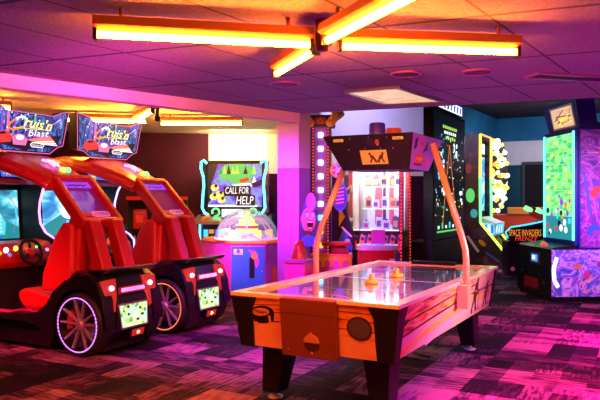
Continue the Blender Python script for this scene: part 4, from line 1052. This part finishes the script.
# ------------------------------------------------------------------ tall LED screen game
bx, by = at(433, 10.5)
t = thing('led_wall_game', 'tall black LED screen game with scattered coloured dots and white top sign', 'arcade game', (bx,by,0), YAW)
LW = 2.0
MB().box(-.45,0,0,LW,0,.82,'black').build('base', t, .01)
mb = MB(); mb.box(-.16,0,0,LW,.82,3.0,'black_matte'); pl = Pl(mb, (0,0,0),(0,1,0),(0,0,1))
r6 = random.Random(21)
pl.rect(.05,LW-.05,.86,2.96,'pix_black',.003)
for k in range(120):
    a, b = r6.uniform(.12,LW-.12), r6.uniform(1.15,2.6); w = r6.choice((.012,.018,.026))
    pl.rect(a-w,a+w,b-w*.5,b+w*.5,r6.choice(['pix_white','pix_white','pix_red','pix_orange','pix_cyan','pix_green','pix_blue','pix_yellow']),.005)
for (a, b, n) in ((1.35,2.35,12),(.55,2.2,8),(.4,1.9,6),(.6,1.7,6),(1.75,1.55,7)):
    for k in range(n): pl.rect(*(lambda x, y: (x-.035,x+.035,y-.03,y+.03))(a+r6.uniform(-.12,.12), b+r6.uniform(-.14,.14)), r6.choice(['pix_white','pix_cyan','pix_white']), .006)
for s in (-1,1): pl.line([(.95,2.45),(.95+s*.42,1.12)], .022, 'pix_orange', .0065)
for k in range(7): pl.rect(.25+k*.22,.34+k*.22,1.02,1.12 if k % 2 else 1.07,('pix_white','pix_green','pix_white','pix_cyan')[k%4],.006)
pl.rect(.2,LW-.2,.955,.985,'pix_green',.006)
for k, m in enumerate(('pix_lime','pix_white','pix_lime')):
    for j in range(7-k): pl.rect(.55+j*.13+k*.08,.63+j*.13+k*.08,2.72-.09*k,2.77-.09*k,m,.006)
mb.build('led_screen', t, fix=False)
mb = MB(); mb.box(-.18,.03,0,LW*.86,3.02,3.20,'navy'); pl = Pl(mb,(.03,0,3.11),(0,1,0),(0,0,1)); pl.rect(.02,LW*.84,-.08,.08,'pix_white',.003)
for k in range(8): pl.poly([(.1+k*.2,-.06),(.2+k*.2,-.06),(.24+k*.2,.06),(.12+k*.2,.05)], r6.choice(['pix_blue','pix_teal','pix_purple','pix_dark']),.005)
mb.build('top_sign', t, fix=False)

# ------------------------------------------------------------------ game with neon outlined side
bx, by = at(465, 14.6)
t = thing('neon_side_game', 'black game with yellow and green neon outlined side behind the air hockey table', 'arcade game', (bx,by,0), YAW)
prof = [(0,0),(.96,0),(.96,.25),(.34,1.0),(.34,2.98),(0,2.98)]
for y0 in (0, 1.1):
    mb = MB(); mb.prism(prof, 'y', y0, y0+.05, 'space_art')
    if y0 == 0:
        pl = Pl(mb, (0,-.003,0),(1,0,0),(0,0,1))
        pl.disc(.38,.55,.10,'yellow_print',.0,.05,14,-.7); pl.disc(.12,1.6,.10,'pix_green',.0,.16); pl.disc(.08,2.2,.06,'red_print',.0,.12); pl.disc(.2,1.2,.08,'pix_teal',.0,.1); pl.line([(.05,.7),(.3,.35)],.06,'white_print',.0); pl.line([(.45,.35),(.75,.15)],.04,'blue_print',.0)
    mb.build('side_panel', t, fix=False)
    mb = MB()
    mb.tube([(.34,y0-.005,2.96),(.335,y0-.01,2.0)], .028, 'led_yellow', 8); mb.tube([(.335,y0-.01,2.0),(.345,y0-.01,1.0)], .028, 'led_green', 8); mb.tube([(.345,y0-.01,1.0),(.96,y0-.01,.25)], .028, 'led_yellow_green', 8)
    mb.build('neon_tube', t)
MB().tube([(.34,.0,2.96),(.34,1.1,2.96)], .022, 'led_orange', 8).build('neon_tube', t)
mb = MB(); mb.box(.02,.2,.05,1.1,1.0,2.9,'black'); pl = Pl(mb,(.2,.575,1.95),(0,1,0),(0,0,1)); pl.rect(-.45,.45,-.7,.55,'screen_race',.004); pl.rect(-.4,.45,.62,.86,'pix_white',.004); pl.scribble(0,.75,.6,.1,'pix_dark',.006)
mb.build('screen', t, fix=False)
MB().prism([(.02,.02),(.90,.02),(.90,.22),(.25,1.0),(.02,1.0)], 'y', .05, 1.1, 'black').build('console', t)
mb = MB(); mb.hexa([(.30,.12,.70),(.62,.12,.70),(.62,1.05,.70),(.30,1.05,.70),(.30,.12,1.12),(.66,.12,.98),(.66,1.05,.98),(.30,1.05,1.12)], 'white')
pl = Pl(mb, (.64,.58,.84),(0,1,0),(.12,0,1)); pl.rect(-.42,.42,-.10,.12,'pix_cyan',.006)
for k in range(6): pl.rect(-.38+k*.13,-.30+k*.13,-.06,.08,('pix_white','pix_blue')[k%2],.008)
pl = Pl(mb, (.47,.12,.85),(1,0,0),(0,0,1)); pl.rect(-.15,.15,-.12,.14,'pix_cyan',.003)
for k in range(4): pl.rect(-.13+k*.07,-.08+k*.07,-.08,.10,('pix_white','pix_blue')[k%2],.005)
mb.build('control_panel', t, fix=False)

# red cabinet with bulb sign
bx, by = at(497, 16.0)
t = thing('bulb_sign_game', 'orange red cabinet under a tall oval sign of white and yellow bulbs', 'arcade game', (bx,by,0), YAW)
MB().box(-.35,1.0,0,.6,0,1.15,'red_print').build('cabinet', t, .02)
MB().box(.25,1.02,-.03,.62,1.15,1.32,'orange_print').build('counter', t, .02)
mb = MB(); pl = Pl(mb, (-.05,.1,2.1),(math.cos(.25),math.sin(.25),0),(0,0,1))
pl.slab([(.30*math.cos(2*PI*i/24),.95*math.sin(2*PI*i/24)) for i in range(24)], 'black', -.10, 0)
pl.poly([(.285*math.cos(2*PI*i/24),.92*math.sin(2*PI*i/24)) for i in range(24)], 'bulb_glow', .003); mb.build('sign_board', t, fix=False)
mb = MB(); pl = Pl(mb, (-.05,.1,2.1),(math.cos(.25),math.sin(.25),0),(0,0,1))
for ring_, n, m in ((.92,18,('led_white','led_yellow')),(.62,13,('led_yellow','led_white')),(.30,7,('led_orange','led_yellow'))):
    for k in range(n):
        a = 2*PI*k/n; p = pl.P(.30*ring_*math.cos(a), .95*ring_*math.sin(a), .03)
        MB().ball(tuple(p), .055, m[k%2], 1, 8).build('sign_bulb', t)
MB().ball(tuple(pl.P(0,.75,.05)), .12, 'led_white', 1, 10).build('sign_bulb', t)
MB().box(-.1,.0,.08,.16,1.15,1.3,'black').build('sign_post', t)

# gun game pedestal
bx, by = at(507, 13.0)
t = thing('gun_pedestal', 'black pedestal with orange lettering inside a cyan neon loop and two toy guns', 'arcade game', (bx,by,0), math.radians(-8))
MB().box(0,1.0,0,.6,0,.68,'black').build('body', t, .01)
mb = MB(); pl = Pl(mb,(.37,-.02,.84),(1,0,0),(0,0,1))
outl = [(-.37,-.12),(-.39,.02),(-.30,.12),(.0,.17),(.36,.23),(.38,.10),(.34,-.06),(.28,-.17),(.0,-.18),(-.28,-.17)]
pl.slab(outl, 'black', -.10, 0)
pl.text('SPACE INVADERS', -.03, .01, .62, .13, 'pix_orange', .004); pl.text('FRENZY', .0, -.105, .42, .09, 'pix_red', .004, .15)
mb.build('name_board', t, fix=False)
mb = MB(); mb.tube([(.37+a,-.03,.84+b) for a, b in ((-.36,-.10),(-.40,.02),(-.30,.12),(.0,.17),(.37,.25),(.46,.20),(.37,.02),(.36,-.2))], .016, 'led_cyan_soft', 8); mb.build('neon_loop', t)
mb = MB(); pl = Pl(mb,(.37,0,.35),(1,0,0),(0,0,1)); pl.disc(-.26,-.22,.045,'pink_print',.003); mb.build('start_button', t, fix=False)
for k, (x, z) in enumerate(((.62,1.18),(.84,1.14))):
    mb = MB()
    mb.tube([(x,.25,.66),(x,.25,z-.1)], .03, 'black', 8)
    mb.hexa([(x-.16,.18,z+.02),(x+.18,.2,z-.16),(x+.2,.28,z-.16),(x-.16,.26,z+.02),(x-.16,.18,z+.14),(x+.2,.2,z),(x+.22,.28,z),(x-.16,.26,z+.14)], 'red_print')
    mb.tube([(x-.1,.22,z+.10),(x-.24,.2,z+.17)], .05, 'led_green', 8); mb.hexa([(x-.12,.19,z+.13),(x+.05,.2,z+.05),(x+.05,.26,z+.05),(x-.12,.25,z+.13),(x-.1,.19,z+.2),(x+.05,.2,z+.12),(x+.05,.26,z+.12),(x-.1,.25,z+.2)], 'red_gloss')
    mb.build('toy_gun', t, .01)

# ------------------------------------------------------------------ right hand tower game
t = thing('tower_prize_game', 'tall blue prize game with glowing green screen and purple painted side at right', 'arcade game', (3.66,9.54,0), math.radians(4))
MB().box(.03,1.33,.03,1.17,0,.06,'black').build('plinth', t)
mb = MB(); mb.box(0,1.36,0,1.2,.06,.78,'black'); pl = Pl(mb, (0,0,0),(1,0,0),(0,0,1))
mb.build('console', t, .008)
mb = MB(); pl = Pl(mb, (0,0,0),(1,0,0),(0,0,1)); pl.rect(.02,1.34,.08,.77,'graffiti_blue',.004)
rg = random.Random(9)
for k in range(12):
    a, b = rg.uniform(.25,1.2), rg.uniform(.12,.35)
    pts = [(a,b),(a+.08,b+.10),(a+.05,b+.02),(a+.16,b+.06),(a+.07,b-.03)]
    pl.poly([(x,max(.085,z)) for x, z in pts], rg.choice(['pink_print','white_print','pink_print','magenta_paint']), .006)
pl.disc(.42,.52,.07,'orange_print',.0075,.03,12,.4); pl.disc(.55,.40,.05,'magenta_paint',.008,.07); pl.disc(.78,.55,.08,'violet_paint',.007,.05)
pl.line([(.10,.66),(.05,.50),(.06,.32),(.12,.22)], .06, 'pix_white', .007)
mb.build('console_art', t, fix=False)
mb = MB(); pl = Pl(mb, (0,.6,.42),(0,-1,0),(0,0,1))
pl.slab([(-.05,.10),(.30,.10),(.30,.28),(-.05,.28)], 'charcoal', 0, .02); pl.rect(.0,.22,.14,.25,'card_blue',.022); pl.rect(.04,.14,.17,.23,'pix_white',.024)
for k in range(6): pl.disc(-.4+k*.16, -.05-.1*(k%2), .02, 'steel', .004)
pl.slab([(-.30,-.28),(.2,-.28),(.2,-.12),(-.30,-.12)], 'red_dark', 0, .01)
mb.build('coin_panel', t, fix=False)
MB().prism([(.02,.78),(.42,.78),(.42,.84),(.06,.80)], 'y', .02, 1.18, 'black_gloss').build('play_deck', t)
MB().ball((.12,.45,.81), .045, 'led_red').build('play_button', t)
mb = MB(); mb.box(.44,1.36,.02,1.08,.78,2.56,'deep_blue'); mb.build('tower', t, .01)
mb = MB(); pl = Pl(mb, (0,.02,0),(1,0,0),(0,0,1)); pl.rect(.47,1.35,.80,2.54,'graffiti',.004)
for k in range(16):   # spray of spikes
    a = 2*PI*k/16; l = .18+.08*(k%3); pl.poly([(.88+.07*math.cos(a-.2),2.20+.09*math.sin(a-.2)),(.88+l*math.cos(a),2.20+l*1.1*math.sin(a)),(.88+.07*math.cos(a+.2),2.20+.09*math.sin(a+.2))], 'pink_print', .006)
pl.disc(.88,2.2,.14,'magenta_paint',.007,.14,10)
for a, b, c_ in ((.72,1.62,'red_print'),(1.05,1.5,'orange_print'),(.85,1.32,'magenta_paint'),(.66,1.06,'blue_print'),(.98,1.02,'pink_print')):
    pl.disc(a,b,.11,c_,.0065,.08,9,.6); pl.disc(a+.05,b-.05,.06,'violet_paint',.0075,.05)
for k in range(5): pl.line([(.52+k*.09,1.9-.05*k),(.64+k*.09,1.25-.08*k)], .035, ('blue_print','purple_panel')[k%2], .0062)
mb.build('side_art', t, fix=False)
mb = MB(); pl = Pl(mb, (.44,.54,1.70),(0,-1,0),(0,0,1))
pl.slab([(-.50,-.86),(.50,-.86),(.50,.86),(-.50,.86)], 'deep_blue', 0, .05)
pl.rect(-.43,.43,-.80,.80,'screen_green',.053)
for r_ in range(13):
    for c_ in range(6):
        if rg.random() < .75:
            a, b = -.36+c_*.145, .68-r_*.085
            pl.rect(a-.055,a+.055,b-.022,b+.022,rg.choice(['pix_lime','pix_green','pix_lime','pix_yellow','pix_green','pix_lime']),.055)
for k in range(7): pl.line([(-.43,.76-k*.2),(.43,.74-k*.2)], .012, 'pix_lime', .056)
pl.rect(-.43,.43,-.80,-.45,'pix_teal',.057)
for k in range(22): pl.disc(rg.uniform(-.38,.38),rg.uniform(-.76,-.1),rg.uniform(.03,.06),rg.choice(['pix_white','pix_orange','pix_red','pix_cyan','pix_purple','pix_dark']),.058+k*.0002,None,8)
mb.build('green_screen', t, fix=False)
for y in (.06, 1.02):
    MB().tube([(.385,y,.90),(.385,y,2.52)], .022, 'led_cyan', 8).build('neon_tube', t)
mb = MB(); pl = Pl(mb, (.42,.52,2.78),(0,-1,0),(-.22,0,1))
pl.slab([(-.50,-.24),(.48,-.24),(.54,.22),(-.56,.22)], 'deep_blue', -.28, 0)
pl.rect(-.34,.40,-.19,.17,'cream',.003); pl.rect(-.30,.36,-.16,.14,'panel_warm',.005)
for k in range(14): pl.line([(rg.uniform(-.28,.2),rg.uniform(-.14,.12)),(rg.uniform(-.1,.34),rg.uniform(-.14,.12))], .016, rg.choice(['pix_orange','pix_yellow','pix_orange','red_print']), .0065)
mb.build('marquee', t, fix=False)
MB().box(.50,.95,.12,1.0,2.56,2.66,'navy').build('marquee_stand', t)

# ------------------------------------------------------------------ area lamps, most of them added fill without a fixture
def area(name, loc, aim, size, col, power, sy=None, spread=180):
    l = bpy.data.lights.new(name, 'AREA'); l.energy = power; l.color = col; l.size = size; l.spread = math.radians(spread)
    if sy: l.shape = 'RECTANGLE'; l.size_y = sy
    o = bpy.data.objects.new(name, l); C.objects.link(o); o.location = loc
    o.rotation_euler = (V(aim)-V(loc)).to_track_quat('-Z','Y').to_euler(); return o
area('magenta_fill', (2.6,3.9,2.45), (2.75,4.2,0), .7, (1,.004,.16), 210, None, 80)  # added lamp with no fixture, tints the right foreground carpet magenta
area('side_fill', (5.2,3.2,1.9), (1.6,5.4,.8), .6, (1,.50,.45), 13, None, 28)  # invented lamp beyond the frame, throws pale pink on the table's side
area('pink_fill', (3.9,6.2,2.45), (3.7,7.0,0), .8, (1,.01,.55), 110, None, 80)  # added pink fill over the carpet at right, no fitting there
area('violet_fill', (-.9,5.9,2.35), (-.3,7.0,0), .8, (.60,.01,1), 36, None, 80)  # added violet fill in mid-air, for the carpet before the column
area('purple_fill', (1.9,3.9,2.5), (1.7,5.0,0), .8, (.55,.005,1), 50, None, 80)  # invented purple fill for the carpet around the table
area('warm_fill', (-2.2,1.6,2.45), (-1.7,4.9,0), .8, (1,.12,.04), 35, None, 90)  # invented warm fill for the floor and cars at left
area('car_fill', (-3.4,5.2,1.6), (-2.8,6.8,.3), .4, (1,.05,.18), 9, None, 60)  # added red fill beside the nearest car, not a lamp of the game
area('alcove_wash', (-1.15,11.6,2.72), (-1.15,12.3,2.2), .9, (1,.62,.22), 110, .2)
area('hall_fill', (6.0,14.5,3.6), (6.2,15.5,1.5), 1.5, (.78,.78,1), 150)  # added cool fill that brightens the far hall
area('lavender_fill', (1.4,11.9,3.6), (1.3,13.2,2.9), .8, (.60,.50,1), 60)  # added fill to lift the lavender wall, without a fixture
area('beam_fill', (-.2,3.0,1.7), (-2.0,5.9,2.5), .5, (1,.05,.5), 14, None, 40)  # added pink fill hanging in mid-air, aimed at the beam
area('ceiling_fill', (1.2,5.2,1.75), (1.2,5.3,2.6), 4.0, (.11,.0,1), 13, 3.4)  # added upward fill in mid-air, turns the ceiling violet
area('ceiling_fill', (-2.6,3.4,1.9), (-2.6,3.4,2.6), 2.0, (.18,.0,.9), 7, 3.0)  # second added upward fill, for the left of the ceiling
area('cabinet_light', (gx_prize[0],gx_prize[1],2.03), (gx_prize[0],gx_prize[1]-.05,1), .6, (1,.95,.9), 60)
area('column_fill', (-.7,6.4,2.1), (-.12,8.2,1.5), .3, (.55,.05,1), 22, None, 50)  # added fill to colour the column violet, no fixture
area('tower_fill', (5.0,6.6,2.3), (4.3,9.5,1.3), .5, (.75,.30,1), 15, None, 45)  # added fill to brighten the tower game's painted side
area('dome_fill', (-1.5,8.9,1.9), (-.9,10.2,.45), .4, (1,.16,.7), 14, None, 50)  # added pink fill for the dome machine, not one of its lamps
w = bpy.data.worlds.new('World'); bpy.context.scene.world = w; w.use_nodes = True
bg = w.node_tree.nodes['Background']; bg.inputs[0].default_value = (.40,.07,.60,1); bg.inputs[1].default_value = .05

# ------------------------------------------------------------------ camera
cd = bpy.data.cameras.new('Camera'); cam = bpy.data.objects.new('Camera', cd); C.objects.link(cam)
cam.location = (0,0,EYE); cam.rotation_euler = (PI/2,0,0); cd.sensor_width = 36; cd.lens = 36*F/600
sc = bpy.context.scene; sc.camera = cam
sc.view_settings.view_transform = 'Standard'; sc.view_settings.look = 'None'; sc.view_settings.exposure = 0; sc.view_settings.gamma = 1
sc.view_settings.use_curve_mapping = False
sc.cycles.use_denoising = True
sc.cycles.max_bounces = 8
